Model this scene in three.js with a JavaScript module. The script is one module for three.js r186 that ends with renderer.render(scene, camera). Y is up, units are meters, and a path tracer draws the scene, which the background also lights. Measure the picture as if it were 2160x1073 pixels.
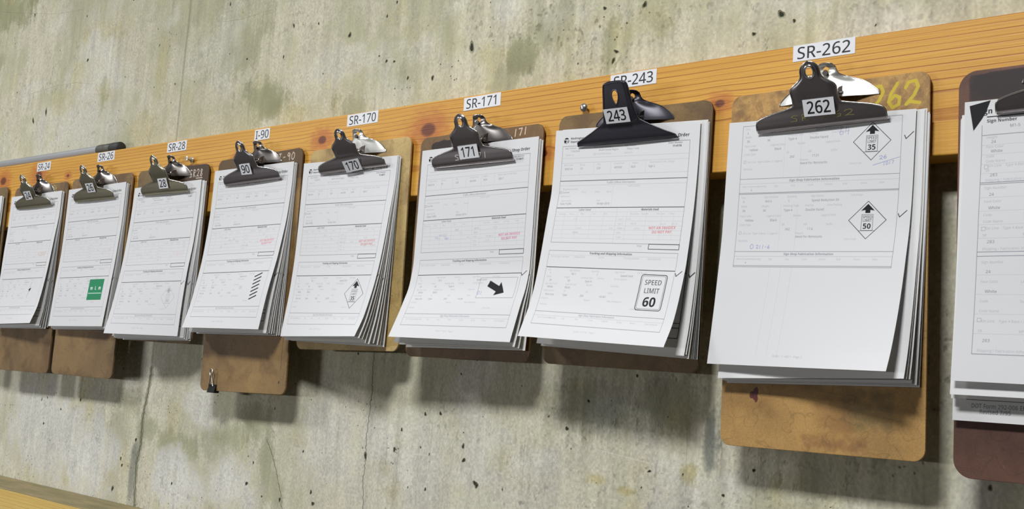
import * as THREE from 'three';
import { RoundedBoxGeometry } from 'three/addons/geometries/RoundedBoxGeometry.js';
import { mergeGeometries, mergeVertices } from 'three/addons/utils/BufferGeometryUtils.js';
import { RectAreaLightUniformsLib } from 'three/addons/lights/RectAreaLightUniformsLib.js';

// ------------------------------------------------------------------ camera, lights, exposure
// x runs along the wall, z comes out of it; Y0 is the height of the top edge of the upper wooden rail
const Y0 = 1.95, ZWALL = -0.045, ZRAIL = -0.007;
const scene = new THREE.Scene();
scene.background = new THREE.Color(0x050505);
const camera = new THREE.PerspectiveCamera(2 * Math.atan(536.5 / 2315.5) * 180 / Math.PI, 2160 / 1073, 0.02, 60);
camera.position.set(0.46919, Y0 - 0.39522, 1.11052);
camera.rotation.order = 'YXZ';
camera.rotation.set(6.43955 * Math.PI / 180, 40.2698 * Math.PI / 180, 3.91411 * Math.PI / 180);
const renderer = new THREE.WebGLRenderer({ antialias: true });
renderer.toneMapping = THREE.LinearToneMapping;
renderer.toneMappingExposure = 1.1;
renderer.shadowMap.enabled = true;
renderer.shadowMap.type = THREE.PCFSoftShadowMap;
RectAreaLightUniformsLib.init();
// ceiling luminaires: centre x, centre z, size along x, size along z, radiance
const CEILING = Y0 + 1.42;
const TROFFERS = [[-0.14, 1.65, 0.60, 0.34, 96], [-2.9, 1.65, 0.60, 0.34, 74]];
// unseen strip light, added for sharp low shadow edges and frontal light: centre, length, height of the tube cover, radiance
const STRIP = { x: -4.3, y: Y0 - 0.40, z: 4.45, w: 1.5, h: 0.12, L: 112 };

// ------------------------------------------------------------------ helpers
const taken = {};
function numbered(name) { const n = taken[name] = (taken[name] ?? -1) + 1; return n ? `${name}_${String(n).padStart(3, '0')}` : name; }
function tag(o, label, category, group, kind) {
  o.name = numbered(o.name);
  if (label) o.userData.label = label;
  if (category) o.userData.category = category;
  if (group) o.userData.group = group;
  if (kind) o.userData.kind = kind;
  scene.add(o);
  return o;
}
function mesh(name, geometry, material, parent) {
  const m = new THREE.Mesh(geometry, material); m.name = name; m.castShadow = m.receiveShadow = true;
  if (parent) parent.add(m);
  return m;
}
function group(name, x, y, z, parent) { const g = new THREE.Group(); g.name = name; g.position.set(x, y, z); if (parent) parent.add(g); return g; }
function rng(seed) { let s = seed >>> 0; return () => { s = (s + 0x6D2B79F5) >>> 0; let t = Math.imul(s ^ (s >>> 15), 1 | s); t = (t + Math.imul(t ^ (t >>> 7), 61 | t)) ^ t; return ((t ^ (t >>> 14)) >>> 0) / 4294967296; }; }
const lerp = (a, b, t) => a + (b - a) * t, clamp = (v, a = 0, b = 1) => Math.min(b, Math.max(a, v));
const smooth = (a, b, v) => { const t = clamp((v - a) / (b - a)); return t * t * (3 - 2 * t); };
// value noise on an integer lattice
const HASH = new Float32Array(65536); { const r = rng(11); for (let i = 0; i < 65536; i++) HASH[i] = r(); }
function hsh(i, j) { return HASH[((i * 7919 + j * 104729 + ((i * j) & 255) * 31) & 65535)]; }
function noise(x, y) {
  const i = Math.floor(x), j = Math.floor(y); let fx = x - i, fy = y - j; fx = fx * fx * (3 - 2 * fx); fy = fy * fy * (3 - 2 * fy);
  const a = hsh(i, j), b = hsh(i + 1, j), c = hsh(i, j + 1), d = hsh(i + 1, j + 1);
  return a + (b - a) * fx + (c - a) * fy + (a - b - c + d) * fx * fy;
}
function fbm(x, y, n) { let s = 0, a = 0.5, t = 0; for (let k = 0; k < n; k++) { s += a * noise(x, y); t += a; a *= 0.55; x = x * 2.03 + 17.3; y = y * 2.03 + 9.1; } return s / t; }
// piecewise smooth interpolation through [s, value] knots (monotone cubic)
function curve(knots) {
  const n = knots.length, d = [], m = [];
  for (let i = 0; i < n - 1; i++) d.push((knots[i + 1][1] - knots[i][1]) / (knots[i + 1][0] - knots[i][0]));
  for (let i = 0; i < n; i++) m.push(i === 0 ? d[0] : i === n - 1 ? d[n - 2] : d[i - 1] * d[i] <= 0 ? 0 : 2 / (1 / d[i - 1] + 1 / d[i]));
  return (s) => {
    if (s <= knots[0][0]) return knots[0][1];
    if (s >= knots[n - 1][0]) return knots[n - 1][1] + m[n - 1] * (s - knots[n - 1][0]);
    let i = 0; while (s > knots[i + 1][0]) i++;
    const h = knots[i + 1][0] - knots[i][0], t = (s - knots[i][0]) / h, t2 = t * t, t3 = t2 * t;
    return knots[i][1] * (2 * t3 - 3 * t2 + 1) + h * m[i] * (t3 - 2 * t2 + t) + knots[i + 1][1] * (3 * t2 - 2 * t3) + h * m[i + 1] * (t3 - t2);
  };
}
function canvasTexture(w, h, draw, srgb = true) {
  const c = document.createElement('canvas'); c.width = w; c.height = h; const g = c.getContext('2d'); draw(g, w, h);
  const t = new THREE.CanvasTexture(c); if (srgb) t.colorSpace = THREE.SRGBColorSpace; t.magFilter = THREE.LinearFilter; t.anisotropy = 8; return t;
}
function fillNoise(g, w, h, fn) { const im = g.createImageData(w, h); for (let j = 0, k = 0; j < h; j++) for (let i = 0; i < w; i++, k += 4) { const c = fn(i, j); im.data[k] = c[0]; im.data[k + 1] = c[1]; im.data[k + 2] = c[2]; im.data[k + 3] = 255; } g.putImageData(im, 0, 0); }
const std = (o) => new THREE.MeshStandardMaterial(o);

// ------------------------------------------------------------------ the concrete wall
// surface features of the concrete, in metres along the wall and from the rail top
const PITS = [[-0.892, 0.148, 5], [-0.615, 0.087, 5.5, 2.2], [-0.805, 0.166, 2.5], [-0.353, 0.043, 5, 0.6], [-0.357, 0.031, 3, 2], [-0.117, 0.055, 5, 1.5], [-0.312, 0.1, 4, 1.6], [-0.376, 0.106, 3], [-0.152, 0.036, 3], [-0.1, 0.044, 2.5], [-0.798, 0.091, 3], [-0.78, 0.088, 2.5], [-0.692, 0.05, 4], [-0.746, 0.057, 3], [-0.816, 0.102, 2], [-1.958, 0.111, 5, 2], [-1.743, 0.223, 4.5], [-1.902, 0.125, 4, 3.5], [-2.011, 0.368, 4], [-1.616, -0.496, 4], [-1.754, -0.554, 3.2], [-1.401, -0.557, 4], [-1.446, -0.596, 3.4], [-1.44, -0.608, 3.4], [-1.464, -0.654, 5.5], [-1.271, -0.623, 3], [-0.548, -0.542, 5.5, 0.8], [-0.545, -0.545, 4], [-0.772, -0.526, 4.5, 1.6], [-0.711, -0.511, 3.6], [-0.575, -0.494, 3.2, 1.4], [-0.572, -0.513, 3.6, 1.3], [-0.653, -0.455, 3], [-0.623, -0.452, 3, 1.3], [-0.699, -0.481, 2.6], [-0.89, -0.594, 3.4], [-0.883, -0.611, 4], [-0.642, -0.561, 2.4], [-1.055, -0.599, 4], [-0.965, -0.615, 3.4], [-0.127, -0.48, 2.4], [-0.165, -0.513, 2.2], [-0.917, -0.533, 2.2], [-0.396, -0.455, 3.2], [-0.267, -0.496, 3.4, 0.5], [-1.042, 0.188, 3, 1.8], [-0.975, 0.181, 2.4], [-1.063, 0.135, 2.6, 1.5], [-1.169, 0.146, 2.5], [-1.75, -0.5, 2.4], [-1.69, -0.52, 2.8], [-0.15, -0.43, 1.8], [0.13, -0.47, 3]];
{ const r = rng(5); for (let i = 0; i < 520; i++) { const x = -2.5 + r() * 2.9, y = -0.78 + r() * 1.2; PITS.push([x, y, 0.6 + Math.pow(r(), 3) * 1.9, 0.7 + r() * 1.3]); } for (let c = 0; c < 26; c++) { const x = -2.3 + r() * 2.5, y = r() < 0.5 ? 0.02 + r() * 0.3 : -0.45 - r() * 0.25; for (let k = 0; k < 9; k++) PITS.push([x + (r() - 0.5) * 0.05, y + (r() - 0.5) * 0.05, 0.5 + r() * 1.0, 1]); } }
const SEAM = [[-1.370, 0.5], [-1.372, -0.42], [-1.377, -0.469], [-1.386, -0.514], [-1.383, -0.566], [-1.392, -0.602], [-1.383, -0.682], [-1.385, -0.9]];
const CRACKS = [[[-0.770, -0.37], [-0.771, -0.40], [-0.768, -0.43], [-0.771, -0.468], [-0.774, -0.50], [-0.771, -0.525], [-0.773, -0.57], [-0.766, -0.62]], [[-1.012, -0.522], [-0.999, -0.54], [-0.985, -0.561], [-0.966, -0.60], [-0.954, -0.64]], [[-2.2, 0.407], [-2.05, 0.378], [-1.906, 0.353], [-1.779, 0.342]], [[-1.996, 0.176], [-1.88, 0.181], [-1.783, 0.178], [-1.701, 0.164]], [[-0.70, -0.50], [-0.703, -0.53], [-0.701, -0.56]], [[-1.26, 0.23], [-1.2, 0.225], [-1.1, 0.228]]];
// weathered and partly shadow-toned patches: x, y, half-width, half-height, strength, kind (0 olive stain and painted shadow, 1 pale lime bloom, 2 grey smear, 3 ochre fleck)
const PATCHES = [[-1.114, 0.06, 0.06, 0.05, 0.9, 0], [-0.513, 0.065, 0.03, 0.028, 0.9, 0], [-0.777, 0.03, 0.05, 0.06, 0.6, 0], [-0.468, 0.092, 0.05, 0.03, 0.6, 0], [-1.203, 0.19, 0.10, 0.06, 0.6, 0], [-1.323, 0.29, 0.12, 0.05, 0.5, 0], [-1.66, 0.13, 0.012, 0.05, 0.9, 0], [-2.146, 0.404, 0.12, 0.05, 1.0, 0], [-2.2, 0.30, 0.07, 0.05, 0.6, 0], [-0.86, 0.02, 0.05, 0.03, 0.7, 0], [-0.56, 0.02, 0.04, 0.03, 0.6, 0], [-0.30, 0.09, 0.03, 0.04, 0.5, 0], [-0.36, 0.05, 0.012, 0.05, 0.8, 0],
  [-1.368, -0.534, 0.045, 0.026, 0.8, 0], [-1.303, -0.543, 0.05, 0.026, 0.95, 0], [-1.235, -0.560, 0.06, 0.034, 1.0, 0], [-1.16, -0.548, 0.06, 0.032, 1.0, 0], [-1.10, -0.525, 0.05, 0.032, 0.95, 0], [-1.05, -0.502, 0.04, 0.034, 0.8, 0], [-1.01, -0.56, 0.025, 0.05, 0.8, 0], [-0.985, -0.60, 0.025, 0.04, 0.7, 0], [-1.45, -0.53, 0.06, 0.05, 0.5, 0], [-0.25, -0.41, 0.06, 0.03, 0.6, 0], [-0.36, -0.42, 0.06, 0.03, 0.6, 0], [-1.47, -0.64, 0.03, 0.05, 0.5, 0],  // U-shaped band by the seam: part stain, part sheet shadow painted in olive
  [-1.26, -0.62, 0.08, 0.06, 1.0, 1], [-1.10, -0.60, 0.07, 0.05, 0.9, 1], [-1.75, -0.56, 0.16, 0.09, 0.8, 1], [-1.58, -0.61, 0.12, 0.07, 0.9, 1], [-1.20, -0.48, 0.05, 0.04, 0.7, 1], [-0.85, -0.52, 0.10, 0.06, 0.5, 1], [-0.60, -0.58, 0.25, 0.06, 0.4, 1], [-0.19, -0.60, 0.12, 0.08, 0.5, 1], [-0.9, 0.1, 0.1, 0.03, 0.3, 1], [-1.75, 0.08, 0.2, 0.06, 0.4, 1], [-0.545, 0.15, 0.03, 0.03, 0.5, 1],
  [-0.186, -0.462, 0.0085, 0.034, 1.1, 2], [-1.405, -0.62, 0.012, 0.06, 0.8, 2], [-0.346, -0.514, 0.014, 0.007, 0.8, 3], [-0.30, -0.523, 0.012, 0.006, 0.8, 3], [-0.211, -0.49, 0.012, 0.010, 0.7, 3], [-1.02, 0.03, 0.04, 0.02, 0.5, 3], [-1.5, 0.05, 0.05, 0.03, 0.4, 3], [-1.45, 0.17, 0.02, 0.06, 0.4, 3]];
const PANEL = 1.3, PANEL_BOTTOM = -0.8;
function concreteMaps(x0, size) {
  const px = size / PANEL, X = (x) => (x - x0) * px, Y = (y) => size - (y - PANEL_BOTTOM) * px;
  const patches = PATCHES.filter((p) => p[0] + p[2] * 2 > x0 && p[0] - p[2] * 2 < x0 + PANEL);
  const bumpField = new Float32Array(size * size);
  const color = canvasTexture(size, size, (g) => {
    fillNoise(g, size, size, (i, j) => {
      const x = x0 + i / px, y = PANEL_BOTTOM + (size - j) / px;
      const cloud = fbm(x * 5 + 3, y * 5 + 8, 4), mott = fbm(x * 26, y * 19 + 40, 3), streak = 0.5 + (fbm(x * 95 + 7, y * 7 + fbm(x * 8, y * 8, 2) * 2, 3) - 0.5) * lerp(0.7, 1.5, smooth(-1.2, -0.4, x) * (0.4 + 0.6 * smooth(0.35, 0.6, noise(x * 4, y * 3)))), fine = noise(x * 420, y * 300), streak2 = fbm(x * 60 + 90, y * 3.5, 2);
      const sand = noise(x * 1100, y * 1000);
      let olive = smooth(0.40, 0.68, cloud * 0.5 + mott * 0.5) * 0.52 + smooth(0.55, 0.85, streak2) * 0.28 * smooth(-1.2, -0.3, x);
      let lime = smooth(0.50, 0.80, fbm(x * 9 + 50, y * 12 + 5, 3)) * 0.45, grey = 0, ochre = smooth(0.62, 0.85, fbm(x * 14 + 20, y * 14 + 70, 3)) * 0.35;
      if (y < -0.3) { olive *= 0.8; lime += 0.16; }
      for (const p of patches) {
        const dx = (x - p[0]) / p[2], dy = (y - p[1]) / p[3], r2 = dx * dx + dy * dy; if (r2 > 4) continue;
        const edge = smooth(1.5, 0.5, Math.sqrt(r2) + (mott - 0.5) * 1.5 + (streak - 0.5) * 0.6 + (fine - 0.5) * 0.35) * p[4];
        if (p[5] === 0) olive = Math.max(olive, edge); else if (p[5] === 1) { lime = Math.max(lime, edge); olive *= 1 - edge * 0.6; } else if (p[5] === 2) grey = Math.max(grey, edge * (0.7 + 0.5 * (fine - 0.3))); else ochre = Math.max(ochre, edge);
      }
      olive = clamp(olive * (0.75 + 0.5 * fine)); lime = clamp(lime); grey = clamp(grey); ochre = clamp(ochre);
      let r = 198, gr = 193, b = 169;
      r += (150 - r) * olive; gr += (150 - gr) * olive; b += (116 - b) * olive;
      r += (212 - r) * lime; gr += (211 - gr) * lime; b += (202 - b) * lime;
      r += (178 - r) * ochre; gr += (168 - gr) * ochre; b += (120 - b) * ochre;
      r += (120 - r) * grey; gr += (122 - gr) * grey; b += (112 - b) * grey;
      const crustHere = 0.35 + smooth(-0.8, -0.3, x) + smooth(0.5, 0.7, noise(x * 7 + 3, y * 9));
      const crust = smooth(0.60, 0.78, fbm(x * 170 + 31, y * 120, 3)) * smooth(0.40, 0.62, fbm(x * 20 + 77, y * 16, 3));
      const k = 1 + (streak - 0.5) * 0.16 + (fine - 0.5) * 0.13 + (mott - 0.5) * 0.15 + (sand - 0.5) * 0.07 - crust * 0.08 * crustHere;
      bumpField[j * size + i] = 0.62 - crust * 0.08 * crustHere + (streak - 0.5) * 0.10 + (mott - 0.5) * 0.12 + (fine - 0.5) * 0.10 + (sand - 0.5) * 0.05;
      return [clamp(r * k, 0, 255), clamp(gr * k, 0, 255), clamp(b * k, 0, 255)];
    });
    marks(g, false);
  });
  function marks(g, relief) {
    g.lineCap = 'round'; g.lineJoin = 'round';
    const r = rng(77);
    for (const [x, y, rad, asp = 1.2] of PITS) {
      const q = rad * 0.00058 * px, jx = r(), ja = r() * 0.9 - 0.45, jb = r();
      if (X(x) < -30 || X(x) > size + 30) continue;
      const blob = (k, dx = 0) => { g.beginPath(); for (let a = 0; a <= 12; a++) { const t = a / 12 * Math.PI * 2, w = q * k * (1 + 0.22 * Math.sin(t * 2 + jx * 6) + 0.15 * Math.sin(t * 3 + jb * 6)), ex = Math.cos(t) * w, ey = Math.sin(t) * w * asp; g.lineTo(X(x) + dx + ex * Math.cos(ja) - ey * Math.sin(ja), Y(y) + ex * Math.sin(ja) + ey * Math.cos(ja)); } g.fill(); };
      if (relief) { g.fillStyle = 'rgb(40,40,40)'; blob(1.25); g.fillStyle = 'rgb(0,0,0)'; blob(0.85); }
      else { g.fillStyle = 'rgba(92,92,66,0.35)'; blob(1.5); g.fillStyle = `rgba(34,36,24,${rad > 2 ? 0.92 : 0.62})`; blob(0.9); }  // dark fill paints the shade inside the pits into the colour
    }
    const line = (pts, w, style, wob, seed) => { const q = rng(seed); g.strokeStyle = style; g.lineWidth = w * px; g.beginPath(); for (let s = 0; s < pts.length - 1; s++) for (let k = 0; k < 14; k++) { const t = k / 14; g.lineTo(X(lerp(pts[s][0], pts[s + 1][0], t) + (q() - 0.5) * wob), Y(lerp(pts[s][1], pts[s + 1][1], t))); } g.stroke(); };
    if (relief) { line(SEAM, 0.006, 'rgba(60,60,60,0.8)', 0.004, 1); line(SEAM, 0.002, 'rgb(10,10,10)', 0.003, 2); CRACKS.forEach((c, i) => line(c, 0.001, i < 2 ? 'rgba(20,20,20,0.7)' : 'rgba(90,90,90,0.4)', 0.003, 3 + i)); }
    else {
      line(SEAM.slice(1), 0.010, 'rgba(104,108,84,0.42)', 0.006, 1); line(SEAM.slice(1), 0.0016, 'rgba(58,58,42,0.75)', 0.003, 2);
      line(SEAM.slice(0, 2), 0.003, 'rgba(120,122,96,0.35)', 0.004, 1);
      CRACKS.forEach((c, i) => line(c, i < 2 ? 0.0008 : 0.0006, i < 2 ? 'rgba(70,68,48,0.6)' : 'rgba(104,102,76,0.38)', 0.003, 3 + i));
      line([[-0.296, -0.400], [-0.295, -0.421]], 0.0012, 'rgba(214,212,200,0.9)', 0.002, 31); line([[-0.299, -0.405], [-0.2985, -0.423]], 0.0009, 'rgba(214,212,200,0.8)', 0.001, 32);
      line([[-0.345, -0.477], [-0.30, -0.482], [-0.26, -0.487]], 0.0012, 'rgba(216,214,202,0.5)', 0.002, 33);
      const q = rng(9); for (let i = 0; i < 60; i++) { const x = -2.2 + q() * 2.4, y = q() < 0.6 ? -0.37 - q() * 0.2 : q() * 0.3; line([[x, y], [x + (q() - 0.5) * 0.004, y - 0.02 - q() * 0.08]], 0.0007 + q() * 0.0012, q() < 0.5 ? 'rgba(212,210,194,0.28)' : 'rgba(110,110,80,0.22)', 0.0015, i); }
    }
  }
  const bump = canvasTexture(size, size, (g) => { fillNoise(g, size, size, (i, j) => { const v = bumpField[j * size + i] * 255; return [v, v, v]; }); marks(g, true); }, false);
  for (const t of [color, bump]) { t.wrapS = t.wrapT = THREE.MirroredRepeatWrapping; }
  return std({ map: color, bumpMap: bump, bumpScale: 0.0032, roughness: 0.92 });
}
const ROOM = { x0: -6.2, x1: 4.2, z1: 4.6 };
function slab(x0, x1, y0, y1, z0, z1) { const g = new THREE.BoxGeometry(x1 - x0, y1 - y0, z1 - z0); g.translate((x0 + x1) / 2, (y0 + y1) / 2, (z0 + z1) / 2); return g; }
{
  const wall = new THREE.Group(); wall.name = 'wall_back';
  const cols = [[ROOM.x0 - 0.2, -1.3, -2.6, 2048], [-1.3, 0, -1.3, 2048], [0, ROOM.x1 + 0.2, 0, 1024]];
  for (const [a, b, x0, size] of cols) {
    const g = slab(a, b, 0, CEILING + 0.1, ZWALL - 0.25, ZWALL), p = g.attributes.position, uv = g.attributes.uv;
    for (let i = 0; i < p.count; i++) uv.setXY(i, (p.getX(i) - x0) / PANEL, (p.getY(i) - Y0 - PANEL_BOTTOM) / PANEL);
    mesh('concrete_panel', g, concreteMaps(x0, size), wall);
  }
  tag(wall, null, null, null, 'structure');
  const plaster = std({ color: 0x5a595c, roughness: 0.95 }), floorM = std({ color: 0x423e3c, roughness: 0.8 }), ceilM = std({ color: 0x6e6e6e, roughness: 0.95 });
  const zb = ZWALL - 0.25;
  tag(mesh('floor', slab(ROOM.x0 - 0.2, ROOM.x1 + 0.2, -0.15, 0, zb, ROOM.z1 + 0.2), floorM), null, null, null, 'structure');
  tag(mesh('ceiling', slab(ROOM.x0 - 0.2, ROOM.x1 + 0.2, CEILING, CEILING + 0.15, zb, ROOM.z1 + 0.2), ceilM), null, null, null, 'structure');
  tag(mesh('wall_left', slab(ROOM.x0 - 0.2, ROOM.x0, 0, CEILING, ZWALL, ROOM.z1), plaster), null, null, null, 'structure');
  tag(mesh('wall_right', slab(ROOM.x1, ROOM.x1 + 0.2, 0, CEILING, ZWALL, ROOM.z1), plaster), null, null, null, 'structure');
  tag(mesh('wall_front', slab(ROOM.x0 - 0.2, ROOM.x1 + 0.2, 0, CEILING, ROOM.z1, ROOM.z1 + 0.2), plaster), null, null, null, 'structure');
}

// ------------------------------------------------------------------ luminaires outside the frame
{
  const housing = std({ color: 0xd8d8d4, roughness: 0.5, metalness: 0.1 });
  const glowM = (L) => std({ color: 0x222222, emissive: 0xfdfdff, emissiveIntensity: Math.min(L * 0.15, 4), roughness: 0.6 });
  const where = ['in front of the rail', 'over the far left end of the rail', 'over the right end of the room', 'over the middle of the room'];
  TROFFERS.forEach(([x, z, w, d, L], i) => {
    const t = group('ceiling_light', x, CEILING, z);
    mesh('housing', new RoundedBoxGeometry(w + 0.06, 0.06, d + 0.06, 2, 0.01).translate(0, -0.031, 0), housing, t);
    mesh('diffuser', new THREE.BoxGeometry(w, 0.006, d).translate(0, -0.065, 0), glowM(L), t);
    const lamp = new THREE.RectAreaLight(0xfbfcff, L, w, d); lamp.position.set(0, -0.075, 0); lamp.rotation.x = -Math.PI / 2; t.add(lamp);
    tag(t, `white rectangular fluorescent ceiling light ${where[i]}`, 'ceiling light', 'ceiling lights');
  });
  const s = group('added_strip_light', STRIP.x, STRIP.y, STRIP.z + 0.15);
  mesh('housing', new RoundedBoxGeometry(STRIP.w + 0.06, STRIP.h + 0.05, 0.10, 2, 0.01).translate(0, 0, -0.051), housing, s);
  mesh('tube_cover', new THREE.BoxGeometry(STRIP.w, STRIP.h, 0.006).translate(0, 0, -0.105), glowM(STRIP.L), s);
  const lamp = new THREE.RectAreaLight(0xfbfcff, STRIP.L, STRIP.w, STRIP.h); lamp.position.set(0, 0, -0.115); lamp.rotation.y = 0; s.add(lamp);
  s.rotation.y = -0.0;
  tag(s, 'long unseen strip light added on the wall facing the clipboards', 'wall light');
}

// ------------------------------------------------------------------ wooden rails
const KNOTS = [[-0.893, -0.036, 6], [-0.655, -0.042, 9], [-0.173, -0.056, 4], [-1.823, -0.031, 8], [-1.986, -0.033, 8], [-1.698, -0.040, 3], [-1.11, -0.052, 5], [-0.435, -0.095, 4], [0.27, -0.06, 6]];
function woodMaps(x0, len, h, seed, cols, lineCols) {
  const W = 2048, H = 512, bump = new Float32Array(W * H);
  const color = canvasTexture(W, H, (g) => fillNoise(g, W, H, (i, j) => {
    const x = x0 + i / W * len, y = -j / H * h;
    let yy = y + (fbm(x * 1.3 + seed, y * 6, 2) - 0.5) * 0.010, kn = 0, red = 0;
    if (seed === 3) for (const [kx, ky, kr] of KNOTS) {
      const dx = (x - kx) / (kr * 0.0016), dy = (y - ky) / (kr * 0.0011), r = Math.sqrt(dx * dx + dy * dy);
      yy += Math.sign(y - ky || 1) * -0.006 * Math.exp(-(dx * dx) / 12 - Math.abs(dy) / 2.5);
      kn = Math.max(kn, smooth(1.25, 0.7, r)); red = Math.max(red, smooth(4.5, 0.9, r + (noise(x * 120, y * 300) - 0.5) * 1.5) * 0.6);
    }
    // late-wood lines: tight in the upper part, sparse in the lower part
    const dens = lerp(150, 74, smooth(0.3, 1, -y / h)), ph = yy * dens + noise(x * 0.8 + seed, yy * 40) * 0.9;
    const saw = ph - Math.floor(ph), lw = smooth(0.74, 0.95, saw) * smooth(1.0, 0.965, saw);
    const vary = 0.35 + 0.9 * noise(x * 3 + 5, Math.floor(ph) * 3.7), grain = fbm(x * 18, yy * 900, 3), broad = fbm(x * 2.2 + 9, yy * 30 + seed, 3), fleck = noise(x * 45, y * 2200);
    const l = clamp(lw * vary * lerp(1, 0.65, smooth(0.45, 0.9, -y / h)));
    const c = [0, 1, 2].map((q) => { let v = lerp(cols[0][q], cols[1][q], clamp(broad * 1.5 - 0.25)); v = lerp(v, lineCols[q], l * 0.85); v *= 0.955 + grain * 0.085 + (fleck - 0.5) * 0.04; v = lerp(v, [176, 92, 40][q], red); return lerp(v, [92, 42, 24][q], kn * 0.8); });
    bump[j * W + i] = 0.6 - l * 0.35 + (grain - 0.5) * 0.3;
    return c;
  }));
  const b = canvasTexture(W, H, (g) => fillNoise(g, W, H, (i, j) => { const v = clamp(bump[j * W + i]) * 255; return [v, v, v]; }), false);
  for (const t of [color, b]) { t.wrapS = THREE.MirroredRepeatWrapping; t.wrapT = THREE.MirroredRepeatWrapping; }
  return std({ map: color, bumpMap: b, bumpScale: 0.0006, roughness: 0.55 });
}
function railGeometry(x0, x1, y0, y1, z0, z1, mapX, mapLen, mapTop, mapH) {
  const g = new RoundedBoxGeometry(x1 - x0, y1 - y0, z1 - z0, 2, 0.0022); g.translate((x0 + x1) / 2, (y0 + y1) / 2, (z0 + z1) / 2);
  const p = g.attributes.position, n = g.attributes.normal, uv = g.attributes.uv;
  for (let i = 0; i < p.count; i++) { const across = Math.abs(n.getY(i)) > 0.8 ? (z1 - p.getZ(i)) : 0; uv.setXY(i, (p.getX(i) - mapX) / mapLen, 1 - (mapTop - p.getY(i) + across) / mapH); }
  return g;
}
const railMaterial = woodMaps(-2.25, 2.85, 0.14, 3, [[219, 166, 68], [207, 150, 54]], [160, 95, 28]);
tag(mesh('wooden_rail', railGeometry(-4.2, 2.4, Y0 - 0.1397, Y0, ZWALL + 0.0002, ZRAIL, -2.25, 2.85, Y0, 0.14), railMaterial), 'long orange pine board fixed along the concrete wall behind the clipboards', 'rail');
{
  const ledge = group('wooden_ledge', -1.2, Y0 - 0.677, 0);
  const front = woodMaps(-2.25, 2.85, 0.14, 8, [[222, 190, 108], [216, 180, 96]], [208, 168, 86]);
  mesh('front_board', railGeometry(-3.2, 3.2, -0.14, -0.0012, 0.012, 0.05, -1.05, 2.85, 0, 0.14), front, ledge);
  const dusty = std({ map: canvasTexture(1024, 128, (g) => fillNoise(g, 1024, 128, (i, j) => { const n = fbm(i * 0.02, j * 0.05, 4), f = noise(i * 0.6, j * 0.5); const k = 0.85 + n * 0.25 + (f - 0.5) * 0.08; return [lerp(138, 154, n) * k, lerp(131, 138, n) * k, lerp(92, 102, n) * k]; })), roughness: 0.95 });
  dusty.map.wrapS = THREE.MirroredRepeatWrapping; dusty.map.repeat.set(5, 1);
  mesh('top_plank', new RoundedBoxGeometry(6.4, 0.03, 0.0945, 2, 0.002).translate(0, -0.015, ZWALL + 0.0003 + 0.0945 / 2), dusty, ledge);
  tag(ledge, 'yellow wooden ledge with a dusty olive top, low on the concrete wall', 'ledge');
}

// ------------------------------------------------------------------ metal tube on the rail
{
  const t = group('metal_tube', -2.25, Y0 + 0.0108, -0.0275);
  const galv = std({ color: 0xb4b6b8, metalness: 0.55, roughness: 0.42 }), dark = std({ color: 0x2a2a28, roughness: 0.6 }), mid = std({ color: 0x55554f, roughness: 0.55, metalness: 0.3 });
  const cyl = (r, x0, x1) => new THREE.CylinderGeometry(r, r, x1 - x0, 28).rotateZ(Math.PI / 2).translate((x0 + x1) / 2, 0, 0);
  mesh('tube', cyl(0.0102, -0.9, 0.632), galv, t);
  mesh('collar', new THREE.LatheGeometry([[0, 0], [0.0106, 0], [0.0112, 0.002], [0.0112, 0.02], [0.0104, 0.022], [0.0104, 0.027], [0.0110, 0.029], [0.0110, 0.052], [0, 0.052]].map((p) => new THREE.Vector2(...p)), 28).rotateZ(-Math.PI / 2).translate(0.632, 0, 0), mid, t);
  mesh('end_cap', new THREE.LatheGeometry([[0, 0], [0.0113, 0], [0.0115, 0.004], [0.0113, 0.027], [0.009, 0.032], [0, 0.033]].map((p) => new THREE.Vector2(...p)), 28).rotateZ(-Math.PI / 2).translate(0.684, 0, 0), dark, t);
  tag(t, 'grey metal tube with a dark ribbed end lying on top of the wooden rail', 'tube');
}

// ------------------------------------------------------------------ printed labels on the rail
const tapeEdge = std({ color: 0xe6e6e2, roughness: 0.6 });
function tapeMaterial(text, wm, hm, cap, fill, extra) {
  const w = Math.round(wm * 7000), h = Math.round(hm * 7000);
  return std({ roughness: 0.5, map: canvasTexture(w, h, (g) => {
    g.fillStyle = '#e4e5e6'; g.fillRect(0, 0, w, h); g.fillStyle = g.strokeStyle = '#141418';
    const px = cap * h / 0.714; g.font = `${px}px sans-serif`; g.textBaseline = 'alphabetic'; g.textAlign = 'center';
    g.save(); g.translate(w / 2, h * (1 + cap) / 2); g.scale(fill * w / g.measureText(text).width, 1); g.fillText(text, 0, 0); if (extra) { g.lineWidth = extra * h; g.strokeText(text, 0, 0); } g.restore();
  }) });
}
const RAIL_LABELS = [['SR-24', -1.8045, -0.0129, 0.058, 0.3], ['SR-26', -1.5530, -0.0107, 0.0632, 0.5], ['SR-28', -1.3052, -0.0116, 0.0625, 0.4], ['I-90', -1.0509, -0.0123, 0.0415, 0.6], ['SR-170', -0.7997, -0.0107, 0.0705, 0.6], ['SR-171', -0.5516, -0.0116, 0.0692, 0.8], ['SR-243', -0.2975, -0.0112, 0.0695, 0.2], ['SR-262', -0.0446, -0.0092, 0.0728, 0.2]];
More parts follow.
